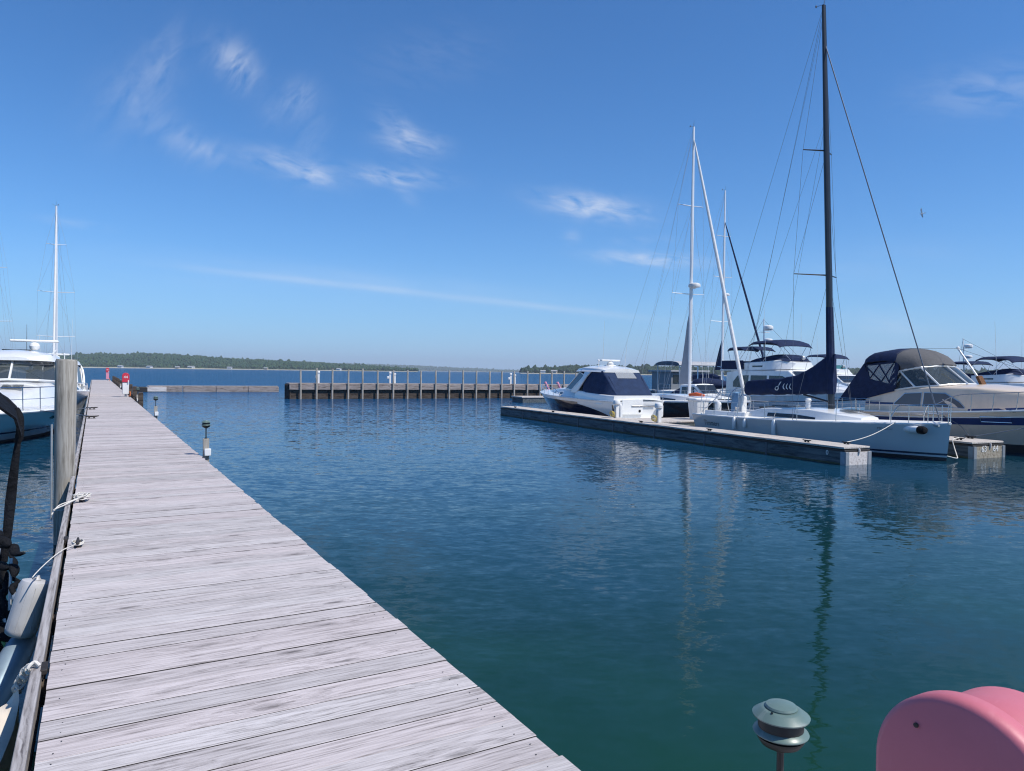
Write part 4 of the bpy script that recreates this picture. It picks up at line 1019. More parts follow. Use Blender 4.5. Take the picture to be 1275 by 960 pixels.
# ================================================================== SAILING YACHTS
def yacht(label, pos, rot, L=10.5, B=3.3, zs=(.86, .88, 1.14), hull_mat='gelcoat_grey', mast_x=5.9, mast_h=15.7, mast_mat='alu_mast', mast_r=.085, rake_top=0.0,
          spreaders=((6.1, 1.0, .8), (10.6, .64, .5)), head_x=None, jib=None, jib_r=.05, jib_top=None, wire='wire', boot=True, roof=(2.6, 7.3, .42), roof_mat='gelcoat', tw=.78, stem=.12, simple=False, lines=True, backstay=True, fs_r=.012):
    r = thing('sailing_yacht', label, 'sailboat', pos, rot)
    h = Hull(L, B, zs, stem, tw, .90, 2.0, .42, .30, .5, .25)
    if boot: h.build(r, [(0, .10, 2), (.10, .15, 0), (.15, .205, 1), (.205, 1, 0)], [hull_mat, 'navy_paint', 'bottom_paint'])
    else: h.build(r, [(0, .14, 1), (.14, 1, 0)], [hull_mat, 'bottom_paint'])
    h.deck(r, 'nonskid', .02, .08)
    h.rail_line(r, 1.0, .036, 'gelcoat', 'toe_rail', off=-.03)
    zd = lambda x: h.z(max(0, min(1, x / L)))
    x0, x1, rh = roof; st = []
    for k in range(9):
        t = k / 8; x = lerp(x0, x1, t); w = min(h.pt(x / L, 1).y - .42, B * .30) * (1 if t < .8 else lerp(1, .55, (t - .8) / .2)); e = math.sin(min(1, (t + .12) * 3) * math.pi / 2) * (1 if t < .6 else lerp(1, .22, ((t - .6) / .4) ** 1.3))
        st.append((x, w, zd(x) - .03, w * .86, zd(x) + .07 + (rh - .07) * e, .05, .05))
    ro, wf = house(st, r, 'coachroof', roof_mat)
    strip(wf, [(lerp(x0, x1, .22), zd(x0) + rh * .30, zd(x0) + rh * .62), (lerp(x0, x1, .5), zd(x0) + rh * .30, zd(x0) + rh * .64), (lerp(x0, x1, .70), zd(x0) + rh * .34, zd(x0) + rh * .50)], ro, 'window', 'window_dark', off=.0)
    # mast
    zb = zd(mast_x) + .15; rk = rake_top
    mpt = lambda z: Vector((mast_x + rk * (z - zb) / (mast_h - zb), 0, z))
    mb = MB(); mb.tube([mpt(zb), mpt(lerp(zb, mast_h, .6)), mpt(mast_h)], [mast_r, mast_r * .95, mast_r * .6], 12, flat=.72); ms = mb.build('mast', mast_mat, r)
    for (z, w, sw) in spreaders:
        mb = MB(); c = mpt(z)
        for sg in (1, -1): mb.tube([c, c + Vector((-sw, sg * w, .06))], [.040, .026], 6, flat=.7)
        mb.build('spreader', mast_mat, ms)
    hd = mpt(mast_h); mb = MB(); mb.tube([hd, hd + Vector((.02, 0, .35))], .006, 5); mb.tube([hd + Vector((0, 0, .04)), hd + Vector((-.45, .1, .16))], .008, 5); mb.lathe([(.03, 0), (.03, .06), (.005, .09)], hd + Vector((-.45, .1, .14)), 8); mb.tube([hd, hd + Vector((.3, -.25, .06))], .007, 5); mb.build('masthead_fittings', 'wire', ms)
    # standing rigging
    mb = MB(); wr = .0055
    chain = [Vector((mast_x - .35, sg * (h.pt((mast_x - .35) / L, 1).y - .12), zd(mast_x))) for sg in (1, -1)]
    for q_, sg in ((0, 1), (1, -1)):
        pts = [chain[q_]] + [mpt(z) + Vector((-sw, sg * w, .06)) for z, w, sw in spreaders] + [mpt(mast_h * .985)]
        mb.tube(pts, wr, 5)
        for i, (z, w, sw) in enumerate(spreaders):
            lo = chain[q_] if i == 0 else mpt(spreaders[i - 1][0]) + Vector((-spreaders[i - 1][2], sg * spreaders[i - 1][1], .06)); mb.tube([lo, mpt(z - .05)], wr, 5)
    stern = Vector((.05, 0, zs[0]))
    if backstay:
        sp_ = mpt(mast_h * .22) * 0 + Vector((.9, 0, zs[0] + 2.2))
        for sg in (1, -1): mb.tube([hd, Vector((.02, sg * B * .3, zs[0]))], wr, 5)
    if lines:
        for (zz, xx, yy) in ((mast_h * .985, .5, .5), (mast_h * .74, 1.8, -1.2), (mast_h * .74, 1.8, 1.2)): mb.tube([mpt(zz), Vector((xx, yy, zs[0]))], wr * .8, 5)
        for dx, dy in ((.16, .08), (.18, -.07), (-.14, .05), (-.13, -.09)): mb.tube([mpt(mast_h * .97), mpt(zb + .2) + Vector((dx, dy, 0))], wr * .7, 5)
    mb.build('standing_rigging', wire, r)
    bowp = Vector((L - .35, 0, zs[2] + .05)); jt = mpt(jib_top or mast_h * .97)
    mb = MB()
    if jib:
        pts = [bowp.lerp(jt, k) for k in (0, .02, .06, .3, .6, .9, .97, 1)]; mb.tube(pts, [.012, jib_r * .9, jib_r * 1.15, jib_r * 1.1, jib_r, jib_r * .7, jib_r * .5, .008], 9); mb.build('furled_sail', jib, r)
        mb = MB(); mb.lathe([(.02, 0), (.11, .02), (.11, .05), (.05, .08), (.05, .16), (.10, .18), (.10, .21), (.02, .22)], bowp.lerp(jt, .004), 14, ax=jt - bowp); mb.build('furling_drum', 'steel', r)
    else:
        mb.tube([bowp, jt], fs_r, 6); mb.build('forestay', wire, r)
    if not simple:
        bow_rail(h, r, .86, .995, .58, .015, True, 3, name='pulpit')
        bow_rail(h, r, .0, .14, .58, .015, True, 2, name='pushpit', close=False)
        mb = MB()
        for sg in (1, -1):
            tops = []
            for t in (.14, .28, .42, .56, .70, .86):
                p = h.pt(t, 1); b_ = Vector((p.x, sg * (p.y - .06), p.z - .02)); tp = b_ + Vector((0, 0, .60)); mb.tube([b_, tp], .013, 6); tops.append(tp)
            mb.tube(tops, .004, 4); mb.tube([p - Vector((0, 0, .28)) for p in tops], .004, 4)
        mb.build('guard_rail', 'steel', r)
    return r, h, mpt, zd
def xz_plate(pts, half, bev, m=0):
    pass
# ---- the grey racing yacht
CP = Q(21.25, 25.0); CL_ = 10.35
yc, hc, mpt, zdc = yacht('light grey racing sailboat with tall black mast and emblem on its navy boom cover', CP, ROT_NEAR, L=CL_, B=3.35, mast_x=5.9, mast_h=15.95, mast_mat='carbon', mast_r=.135, rake_top=-.72,
                         spreaders=((6.15, 1.05, .62), (10.65, .70, .42)), jib=None, jib_top=14.6, roof=(2.7, 7.5, .40), wire='wire', fs_r=.019)
# boom and its cover
mb = MB(); mb.tube([(5.75, 0, 1.98), (1.75, 0, 1.80)], .075, 10); boom = mb.build('boom', 'carbon', yc)
top = [(1.50, 2.18), (1.62, 2.30), (2.6, 2.38), (3.6, 2.44), (4.25, 2.56), (4.75, 2.74), (5.15, 2.95), (5.5, 3.16), (5.72, 3.27), (6.0, 3.33)]
bot = [(1.50, 1.88), (1.62, 1.72), (2.6, 1.76), (3.6, 1.80), (4.25, 1.83), (4.75, 1.85), (5.15, 1.87), (5.5, 1.88), (5.72, 1.89), (6.02, 1.90)]
secs = []
def cov_w(x): return interp([1.5, 1.7, 3, 5, 5.72, 6.02], [.06, .16, .20, .20, .19, .10], x)
def cov_pt(x, z):
    zt, zb_ = interp([p[0] for p in top], [p[1] for p in top], x), interp([p[0] for p in bot], [p[1] for p in bot], x)
    k = (z - zb_) / (zt - zb_); w = cov_w(x)
    return w * interp([0, .08, .35, .7, .93, 1], [.25, .8, 1, .62, .35, .10], k)
for i in range(46):
    x = lerp(1.5, 6.02, i / 45); zt, zb_ = interp([p[0] for p in top], [p[1] for p in top], x), interp([p[0] for p in bot], [p[1] for p in bot], x); sag = .012 * math.sin(x * 7) + .008 * math.sin(x * 17)
    ring = []
    for sg in (1, -1):
        ks = [0, .08, .2, .35, .52, .7, .85, .93, 1]
        for k in (ks if sg == 1 else ks[::-1]): ring.append(Vector((x, sg * (cov_pt(x, lerp(zb_, zt, k)) + .010 * math.sin(x * 9 + k * 11)), lerp(zb_ + sag, zt + sag * .6, k))))
    secs.append(ring)
mb = MB(); mb.loft(secs, 0); sc_o = mb.build('sail_cover', 'navy_canvas', yc, angle=70)
mb = MB(); mb.tube([mpt(1.9), mpt(3.4), mpt(5)], [.165, .160, .14], 12, flat=.8); mb.build('mast_collar', 'navy_canvas', sc_o)
# white emblem on the visible (starboard, -y) side: ring with a rising stroke, then three curled strokes
def cov_fit(p): return Vector((p.x, -(cov_pt(p.x, p.z) + .022), p.z))
def stroke(pts, w, name='emblem'):
    mb = MB(); rows = []
    P_ = [Vector((a, 0, b)) for a, b in pts]
    for i, p in enumerate(P_):
        d = (P_[min(i + 1, len(P_) - 1)] - P_[max(i - 1, 0)]).normalized(); n = Vector((-d.z, 0, d.x)); ww = w * (.45 if i in (0, len(P_) - 1) else 1)
        rows.append([cov_fit(p + n * ww), cov_fit(p - n * ww)])
    mb.sheet(rows, .012); return mb
E0x, E0z = 3.62, 2.02
em = MB()
rg = [(E0x + .115 * math.cos(a * math.pi / 8 + 1.2), E0z - .0 + .085 * math.sin(a * math.pi / 8 + 1.2)) for a in range(17)]
for pts, w in ([(rg, .028)] + [([(E0x - .06, E0z + .07), (E0x - .10, E0z + .18), (E0x - .15, E0z + .28), (E0x - .19, E0z + .33)], .034)]):
    s_ = stroke(pts, w); o = len(em.v); em.v += s_.v; em.f += [tuple(o + i for i in f) for f in s_.f]; em.m += s_.m; em.t += s_.t
for k in range(3):
    x = E0x - .50 - k * .24; pts = [(x + .01, E0z + .24), (x + .05, E0z + .17), (x + .06, E0z + .09), (x + .01, E0z + .02), (x - .07, E0z - .04)]
    s_ = stroke(pts, .030); o = len(em.v); em.v += s_.v; em.f += [tuple(o + i for i in f) for f in s_.f]; em.m += s_.m; em.t += s_.t
# the bow lies to +x; seen from this side +x is to the right, so the mark is mirrored along x to read rightwards
em.v = [(2 * E0x - v[0], v[1], v[2]) for v in em.v]
em.v = [(E0x + .3 + (v[0] - E0x - .3) * .70, v[1], E0z + .12 + (v[2] - E0z - .12) * .78) for v in em.v]
em.v = [tuple((v[0] - .25, -(cov_pt(max(1.6, v[0] - .25), v[2]) + (.020 if i_ % 1 == 0 else .0)), v[2])) for i_, v in enumerate(em.v)]
em2 = MB(); em2.v = em.v + [(v[0], v[1] - .006, v[2]) for v in em.v]; n_ = len(em.v); em2.f = em.f + [tuple(i + n_ for i in f) for f in em.f]; em2.m = em.m * 2; em2.t = em.t * 2
em2.build('emblem', 'white_letter', sc_o, smooth=False)
# deck gear
mb = MB(); mb.tube([mpt(1.62) + Vector((-.1, 0, 0)), Vector((4.6, 0, 1.84))], .035, 8); mb.build('boom_vang', 'carbon', yc)
def coaming(x0, x1, y, hgt, w=.22):
    mb = MB(); mb.loft([[Vector((x, sg * 0 + y + dy, z)) for dy, z in ((-w, zdc(x) - .02), (-w * .7, zdc(x) + hgt), (w * .6, zdc(x) + hgt), (w, zdc(x) - .02))] for sg in (1,) for x in (x0, lerp(x0, x1, .5), x1)]); mb.build('cockpit_coaming', 'gelcoat', yc, bevel=.03)
coaming(.35, 2.75, .95, .20); coaming(.35, 2.75, -.95, .20)
mb = MB(); mb.lathe([(.10, 0), (.10, .05), (.07, .08), (.075, .17), (.085, .19), (.05, .21)], (2.1, -.95, zdc(2) + .2), 14); mb.build('winch', 'steel', yc)
mb = MB(); mb.lathe([(.10, 0), (.10, .05), (.07, .08), (.075, .17), (.085, .19), (.05, .21)], (2.1, .95, zdc(2) + .2), 14); mb.build('winch', 'steel', yc)
mb = MB(); mb.box((1.35, 0, zdc(1) + .35), (.24, .3, .9)); mb.build('binnacle', 'gelcoat', yc, bevel=.05)
mb = MB(); th_ = [(1.18, .62 * math.cos(k * .3927), zdc(1) + .52 + .62 * math.sin(k * .3927)) for k in range(17)]; mb.tube(th_, .018, 6)
for k in range(4): mb.tube([(1.18, .62 * math.cos(k * .785), zdc(1) + .52 + .62 * math.sin(k * .785)), (1.18, -.62 * math.cos(k * .785), zdc(1) + .52 - .62 * math.sin(k * .785))], .008, 5)
mb.build('wheel', 'steel', yc)
mb = MB(); mb.box((2.75, 0, zdc(2.7) + .22), (.05, .75, .42)); mb.build('companionway_board', 'window_dark', yc)
mb = MB(); mb.box((3.9, 0, zdc(4) + .47), (.9, .9, .05)); mb.box((6.75, 0, zdc(6.7) + .37), (.55, .55, .05)); mb.build_each('hatch', 'window_tint', yc, bevel=.015)
mb = MB(); mb.lathe([(.10, 0), (.11, .10), (.085, .2), (.10, .26), (.13, .30), (.10, .36), (.03, .38)], (5.35, -.55, zdc(5.4) + .42), 14); mb.build('vent', 'white_plastic', yc)
mb = MB(); mb.tube([(-.1, -.9, zdc(0) + .10), (.5, -1.0, zdc(0) + .42), (1.25, -1.0, zdc(0) + .95)], .022, 7); mb.tube([(.1, -1.15, zdc(0) + .05), (.2, -1.15, zdc(0) + .85)], .016, 6); mb.build('swim_ladder', 'white_plastic', yc)
mb = MB(); mb.lathe([(.10, 0), (.13, .04), (.13, .28), (.10, .36), (.03, .4)], (.75, -.75, zdc(1) + .18), 12); mb.build('life_buoy_canister', 'white_plastic', yc)
# anchor on the bow
mb = MB(); mb.tube([(CL_ - .9, -.22, zdc(CL_) - .03), (CL_ - .2, -.26, zdc(CL_) - .06)], .04, 8); mb.build('anchor_shank', 'galv', yc)
lettering('Timmers', .30, 'dark_letter', yc, hc.side(1.15, .56, .006, -1), hc.side(1.6, .56, .006, -1) - hc.side(.7, .56, .006, -1), (0, 0, 1), 'name', fit=lambda p: hc.side(p.x, p.z, .006, -1))
lettering('MC CCU', .11, 'faded_letter', yc, hc.side(8.75, .90, .006, -1), (1, 0, 0), (0, 0, 1), 'registration', fit=lambda p: hc.side(p.x, p.z, .006, -1))
# fenders and things on it
yinv = lambda x, y, z: CP + Matrix.Rotation(ROT_NEAR, 3, 'Z') @ Vector((x, y, z))
for i, (x, zt, ln, lb) in enumerate([(2.75, .92, .50, 'small white fender on the grey sailboat side, farthest aft'), (3.35, .88, .34, 'small white fender on the grey sailboat side, the middle one'), (4.85, .95, .62, 'largest of the white fenders on the grey sailboat side, farthest forward')]):
    p = hc.side(x, zt - .2, .07, -1); w_ = yinv(p.x, p.y, zt)
    r = thing('fender', lb, 'fender', w_, ROT_NEAR, 'white fenders on the grey sailboat')
    mb = MB(); mb.lathe([(.01, -ln), (.055, -ln + .02), (.075, -ln + .08), (.075, -.10), (.05, -.03), (.018, 0), (.016, .05)], n=14); mb.build('body', 'white_plastic', r)
    mb = MB(); mb.tube([(0, 0, .04), (0, .05, .18), (0, .12, .30)], .008, 6); mb.build('lanyard', 'rope', r)
bf = thing('fender', 'white and black fender lying at the bow of the grey sailboat', 'fender', yinv(CL_ - .85, -.56, .93), ROT_NEAR)
mb = MB(); mb.lathe([(.02, -.52), (.09, -.46), (.115, -.3), (.115, .2), (.08, .32)], n=16, ax=(1, -.12, 0)); mb.build('body', 'white_plastic', bf)
mb = MB(); mb.lathe([(.118, .24), (.125, .30), (.125, .40), (.09, .48), (.03, .50)], n=16, ax=(1, -.12, 0)); mb.build('end_cap', 'black_canvas', bf)
rope('mooring_line', [yinv(CL_ - 1.3, -.74, 1.13).lerp(Q(18.15, 15.75, ZA + .06), k) - Vector((0, 0, .10 * math.sin(k * math.pi))) for k in (0, .25, .5, .75, 1)], .013, 'white bow line from the grey sailboat down to the long finger dock')
rope('mooring_line', [yinv(CL_ - .12, .02, .16), yinv(CL_ - .1, .45, .08), yinv(CL_ - .45, .95, .13), Q(22.60, 15.45, ZA - .22), Q(22.73, 15.6, ZA + .02), Q(23.1, 15.65, ZA + .07)], .016, 'white slack rope drooping from the grey sailboat bow to the numbered dock end')
tw_ = thing('towel', 'light blue towel hung over the cockpit wheel of the grey sailboat', 'towel', yinv(1.35, -.25, zdc(1) + .92), ROT_NEAR)
mb = MB(); mb.sheet([[Vector((x, -.16 - .02 * math.sin(x * 40), -.85)) for x in (-.22, -.07, .07, .22)], [Vector((x, -.15, -.4)) for x in (-.2, -.07, .07, .2)], [Vector((x, -.12, .0)) for x in (-.17, -.06, .06, .17)], [Vector((x, .05, .03)) for x in (-.15, -.05, .05, .15)]], .015); mb.build('cloth', 'blue_cloth', tw_)

# ---- the dark hulled yacht with the white rolled headsail
GP = Q(26.1, 40.0)
yg, hg, mg, zg = yacht('dark maroon hulled sailboat with white mast and white rolled headsail behind the main pier', GP, ROT_NEAR, L=11.5, B=3.5, zs=(.98, .92, 1.22), hull_mat='maroon_paint', mast_x=6.7, mast_h=16.3, mast_r=.105,
                       spreaders=((7.0, 1.1, .25), (11.9, .85, .15)), jib='white_canvas', jib_r=.085, jib_top=15.7, wire='wire_light', boot=False, roof=(2.5, 8.6, .36), stem=1.0, tw=.7)
radome(yg, (6.98, 0, 7.35), .34, .26); mb = MB(); mb.box((6.85, 0, 7.32), (.4, .12, .05)); mb.build('radar_bracket', 'alu_mast', yg)
mb = MB(); mb.sheet([[Vector((x, .02 * math.sin(z * 3 + x * 8), z)) for x in (6.60 + .0 * z, lerp(6.60, 6.1, (6.2 - z) / 4.2), lerp(6.6, 5.75, (6.2 - z) / 4.2))] for z in (6.2, 5.4, 4.4, 3.4, 2.6, 2.0)], .02); mb.build('mainsail_luff', 'sail_grey', yg, angle=70)
hg.rail_line(yg, .985, .05, 'gelcoat', 'rub_rail', .0)
mb = MB(); mb.tube([(7.4, -.55, 1.42), (7.9, -.45, 1.46), (8.3, -.25, 1.40)], [.07, .11, .06], 10); mb.build('sail_bag', 'orange_cover', yg)
# ---- the yacht farther back with the dark rolled headsail
HM = PT(899, 466, 58.0)
HP = HM - Matrix.Rotation(ROT_NEAR, 3, 'Z') @ Vector((6.2, 0, 0)); HP.z = 0
yh, hh, mh, zh = yacht('white sailboat far back with silver mast and dark rolled headsail, behind the flybridge boat', HP, ROT_NEAR, L=12, B=3.7, zs=(1.1, 1.05, 1.4), hull_mat='gelcoat', mast_x=6.2, mast_h=17.0, mast_r=.10,
                       spreaders=((6.7, 1.05, .2), (10.2, .95, .15), (13.4, .7, .1)), jib='navy_canvas', jib_r=.075, jib_top=14.6, wire='wire_light', boot=False, roof=(2.5, 8.6, .55), stem=1.0)
mb = MB(); mb.sheet([[Vector((x, .02 * math.sin(z * 3 + x * 8), z)) for x in (6.1, lerp(6.1, 5.3, (5.3 - z) / 2.4))] for z in (5.6, 4.6, 3.7, 2.9)], .02); mb.build('mizzen_cloth', 'navy_canvas', yh)
radome(yh, (6.5, 0, 8.7), .28, .22)
mb = MB(); mb.tube([(6.0, 0, 2.2), (5, 0, 2.35), (3, 0, 2.3), (1.6, 0, 2.1)], [.2, .28, .25, .12], 10); mb.build('boom_cover', 'navy_canvas', yh)
# ---- two masts on the left behind the motor yacht
ym, hm_, mm, zm = yacht('white sailboat beyond the big motor yacht on the left, tall white mast in view', W(66.0, -2.30), ROT_U + math.pi, L=10.5, B=3.3, zs=(.95, .95, 1.2), hull_mat='gelcoat', mast_x=5.6, mast_h=13.7, mast_r=.10,
                        spreaders=((4.6, 1.15, .1), (7.7, 1.1, .1), (11.0, .6, .05)), jib='white_canvas', jib_r=.06, jib_top=13.2, wire='wire_light', boot=False, stem=.9)
mb = MB(); mb.tube([mm(3.2), mm(2.3)], .16, 10); mb.build('mast_collar', 'navy_canvas', ym)
yn, hn_, mn, zn = yacht('white sailboat at the left edge beyond the motor yacht, only its rigging in view', W(75.5, -6.75), ROT_U + math.pi, L=11, B=3.5, zs=(.95, .95, 1.2), hull_mat='gelcoat', mast_x=5.6, mast_h=15.5, mast_r=.12,
                        spreaders=((6.0, 1.15, .1), (10.2, .8, .1)), jib='white_canvas', jib_r=.08, jib_top=15, wire='wire_light', boot=False, stem=.9)

# ================================================================== MOTOR BOATS
# ---- sport cruiser with navy canvas (bow away)
def sport_cruiser(label, pos, rot, topsides='navy_paint'):
    r = thing('sport_cruiser', label, 'motorboat', pos, rot); L, B = 10.0, 3.15
    h = Hull(L, B, (1.18, 1.18, 1.42), 1.5, .93, .86, 2.3, .5, .62, .45, .15, 1.25)
    h.build(r, [(0, .06, 1), (.06, .10, 0), (.10, .86, 1), (.86, 1, 0)], ['gelcoat', topsides, 'bottom_paint'], transom=0)
    # white sweep low at the stern
    for sg in (1, -1):
        mb = MB(); rows = []
        for i in range(15):
            x = lerp(.02, 3.2, i / 14); zl = lerp(.26, h.z(.3) * .78, (i / 14) ** .55); zu = h.z(x / 10) * .88
            rows.append([h.side(x, zl, .008, sg), h.side(x, (zl + zu) / 2, .010, sg), h.side(x, zu, .008, sg)] if sg > 0 else [h.side(x, zu, .008, sg), h.side(x, (zl + zu) / 2, .010, sg), h.side(x, zl, .008, sg)])
        mb.sheet(rows, .004); mb.build('hull_sweep', 'gelcoat', r)
    h.deck(r, 'gelcoat', .0, .10)
    h.rail_line(r, 1.0, .035, 'white_plastic', 'rub_rail')
    fd, wf = house([(3.6, 1.35, 1.15, 1.15, 1.62, .12, .06), (5.2, 1.32, 1.16, 1.08, 1.70, .14, .08), (6.6, 1.12, 1.2, .85, 1.66, .14, .06), (8.0, .78, 1.26, .5, 1.56, .12, .04), (9.1, .36, 1.33, .2, 1.44, .05, .02)], r, 'foredeck', 'gelcoat')
    for x in (5.6, 6.7): 
        strip(wf, [(x, 1.36, 1.46), (x + .25, 1.35, 1.48), (x + .5, 1.37, 1.46)], fd, 'porthole', 'window_dark', off=-.01)
    # cockpit side mouldings
    cs, wf2 = house([(-.02, 1.40, 1.0, 1.34, 1.46, .08, .0), (1.2, 1.50, 1.0, 1.44, 1.50, .08, .0), (3.7, 1.46, 1.0, 1.36, 1.64, .1, .0)], r, 'cockpit_moulding', 'gelcoat')
    # windscreen
    bt = [(4.3, 1.26, 1.62), (5.3, 1.05, 1.68), (5.95, .55, 1.70), (6.1, 0, 1.72), (5.95, -.55, 1.70), (5.3, -1.05, 1.68), (4.3, -1.26, 1.62)]
    tp = [(3.1, 1.16, 2.42), (3.9, .98, 2.58), (4.5, .5, 2.62), (4.62, 0, 2.63), (4.5, -.5, 2.62), (3.9, -.98, 2.58), (3.1, -1.16, 2.42)]
    windshield(bt, tp, (0, 1, 2, 4, 5, 6), r, 'window_dark', 'gelcoat', .035)
    # arch and hard top
    for sg in (1, -1):
        mb = MB(); mb.loft([[Vector((x + dx, sg * (y + dy), z)) for dx, dy in ((-wd, -.05), (wd, -.05), (wd, .05), (-wd, .05))] for x, y, z, wd in ((3.95, 1.34, 1.5, .34), (3.3, 1.32, 1.95, .22), (2.9, 1.26, 2.35, .2), (2.75, 1.15, 2.62, .32))]); mb.build('arch', 'gelcoat', r, bevel=.03)
    hd, _ = house([(1.35, 1.05, 2.58, 1.0, 2.70, .05, .08), (2.0, 1.2, 2.60, 1.12, 2.80, .08, .12), (3.4, 1.2, 2.62, 1.1, 2.84, .09, .12), (4.4, .98, 2.62, .85, 2.76, .07, .08), (4.75, .6, 2.62, .5, 2.68, .03, .03)], r, 'hard_top', 'gelcoat')
    # canvas enclosure aft
    cn, wc = house([(.22, 1.18, 1.42, 1.05, 1.50, .04, .01), (.6, 1.30, 1.42, 1.10, 1.86, .08, .03), (1.1, 1.38, 1.44, 1.12, 2.36, .10, .05), (1.5, 1.40, 1.46, 1.10, 2.66, .08, .04), (2.6, 1.38, 1.5, 1.12, 2.66, .06, .03), (3.1, 1.30, 1.6, 1.12, 2.60, .06, .02)], r, 'canvas_enclosure', 'blue_canvas')
    mb = MB(); mb.sheet([[Vector((.985, y, 2.27)) for y in (-.62, 0, .52)], [Vector((1.335, y, 2.60)) for y in (-.58, 0, .48)]], .01)
    w_ = mb.build('clear_window', 'vinyl_clear', cn); w_.location = (-.02, 0, .03)
    mb = MB()
    for y in (-.62, .62): mb.tube([(.26, y * 1.45, 1.51), (.62, y * 1.5, 1.88), (1.1, y * 1.55, 2.38)], .012, 5)
    mb.build('seam', 'navy_canvas', cn)
    # transom, platform
    mb = MB(); mb.box((-.45, 0, .30), (.95, 2.75, .12)); mb.build('swim_platform', 'gelcoat', r, bevel=.04)
    mb = MB(); mb.box((-.13, .35, .92), (.05, 1.2, .75)); mb.build('transom_door', 'gelcoat', r, bevel=.03)
    mb = MB(); mb.box((-.17, -.25, .96), (.03, 1.35, .06)); mb.build('grab_rail', 'steel', r, bevel=.01)
    mb = MB(); mb.lathe([(.065, 0), (.07, .015), (.05, .02)], (-.15, -.05, .72), 12, ax=(-1, 0, 0)); mb.build('vent', 'window_dark', r)
    for y in (1.18, -1.18):
        mb = MB(); mb.lathe([(.01, 0), (.10, .03), (.115, .12), (.115, .55), (.08, .64), (.02, .68)], (-.32, y, .42), 14); mb.build('corner_fender', 'white_plastic', r)
    # rails, radar, aerials
    bow_rail(h, r, .52, .985, .42, .016, False, 6, name='bow_rail', lean=.1)
    rd = radar_bar(r, (2.5, 0, 2.93), 1.25, .15)
    mb = MB(); mb.box((2.5, 0, 2.88), (.5, .5, .16)); mb.build('radar_base', 'gelcoat', r, bevel=.05)
    whip(r, (2.3, -.75, 2.8), (2.15, -.8, 4.3)); whip(r, (2.1, .7, 2.8), (1.9, .75, 5.2), .010)
    mb = MB(); mb.tube([(3.0, .4, 2.9), (3.0, .4, 3.15)], .02, 6); mb.ball((3, .4, 3.2), .06, n=10); mb.build('mast_light', 'white_plastic', r)
    return r, h
scr, sch = sport_cruiser('white and navy sport cruiser with blue canvas cockpit cover, stern to the main pier', Q(20.45, 30.1), ROT_AWAY)
rope('stern_line', [Q(19.25, 30.0, .9), Q(18.8, 29.3, .62), Q(18.25, 28.6, ZA + .08), Q(18.0, 28.3, ZA + .03)], .02, 'yellowish stern line of the sport cruiser down to the finger dock', 'yellow_rope')
c2 = sport_cruiser('white motorboat seen just past the tall piling, moored beyond the big motor yacht', W(50, -1.80), ROT_U + math.pi, 'gelcoat')[0]

# ---- old cream cabin cruiser with navy canvas
EP = Q(27.15, 23.0)
ce = thing('cabin_cruiser', 'old cream cabin cruiser with navy stripe and navy and grey canvas top', 'motorboat', EP, ROT_NEAR)
eh = Hull(11.4, 3.75, (1.12, 1.14, 1.85), 1.5, .88, .84, 2.1, .5, .6, .5, .1, 1.2)
eh.build(ce, [(0, .20, 2), (.20, .66, 0), (.66, .84, 1), (.84, 1, 0)], ['cream', 'blue_stripe', 'bottom_paint'])
eh.deck(ce, 'cream', .02, .06); eh.rail_line(ce, 1.0, .04, 'gelcoat', 'rub_rail'); eh.rail_line(ce, .85, .02, 'gelcoat', 'stripe_moulding', .005)
cb, wfe = house([(1.6, 1.50, 1.05, 1.42, 1.80, .08, .02), (2.8, 1.52, 1.08, 1.40, 2.02, .09, .05), (4.4, 1.50, 1.10, 1.34, 2.18, .10, .10), (6.0, 1.42, 1.15, 1.20, 2.20, .14, .12), (7.4, 1.18, 1.28, .95, 2.10, .18, .12), (8.6, .85, 1.42, .60, 1.98, .16, .08), (9.7, .45, 1.58, .25, 1.78, .08, .03)], ce, 'cabin', 'cream')
for pts in ([(2.95, 1.45, 1.50), (3.35, 1.45, 1.90), (4.05, 1.45, 1.94)], [(4.15, 1.45, 1.945), (4.95, 1.45, 1.95), (5.5, 1.45, 1.66), (5.72, 1.45, 1.47)]):
    for o in strip(wfe, pts, cb, 'side_window', 'port_grey', off=.002): pass
for sg in (1, -1):
    mb = MB()
    for pts in ([(2.95, 1.45), (2.95, 1.51), (3.35, 1.91), (4.05, 1.95), (4.05, 1.44), (2.95, 1.44)], [(4.15, 1.44), (4.15, 1.955), (4.95, 1.96), (5.5, 1.67), (5.73, 1.46), (5.72, 1.44), (4.15, 1.44)]):
        mb.tube([(x, sg * (wfe(x, z) + .012), z) for x, z in pts], .016, 5)
    mb.build('window_trim', 'steel', cb)
strip(wfe, [(5.85, 1.30, 1.42), (7.2, 1.40, 1.52), (8.8, 1.56, 1.66), (9.5, 1.64, 1.72)], cb, 'cabin_stripe', 'blue_stripe', off=.004)
strip(wfe, [(1.62, 1.44, 1.52), (2.2, 1.44, 1.52), (2.9, 1.45, 1.53)], cb, 'cabin_stripe', 'blue_stripe', off=.004)
# windscreen
bt = [(2.7, 1.36, 2.00), (3.7, 1.30, 2.16), (4.55, 1.10, 2.24), (4.85, .5, 2.30), (4.9, 0, 2.31), (4.85, -.5, 2.30), (4.55, -1.10, 2.24), (3.7, -1.30, 2.16), (2.7, -1.36, 2.00)]
tp = [(2.55, 1.34, 2.06), (3.0, 1.26, 2.78), (3.75, 1.06, 2.92), (4.0, .5, 2.97), (4.03, 0, 2.98), (4.0, -.5, 2.97), (3.75, -1.06, 2.92), (3.0, -1.26, 2.78), (2.55, -1.34, 2.06)]
windshield(bt, tp, (0, 1, 2, 4, 6, 7, 8), ce, 'window_tint', 'gelcoat', .035)
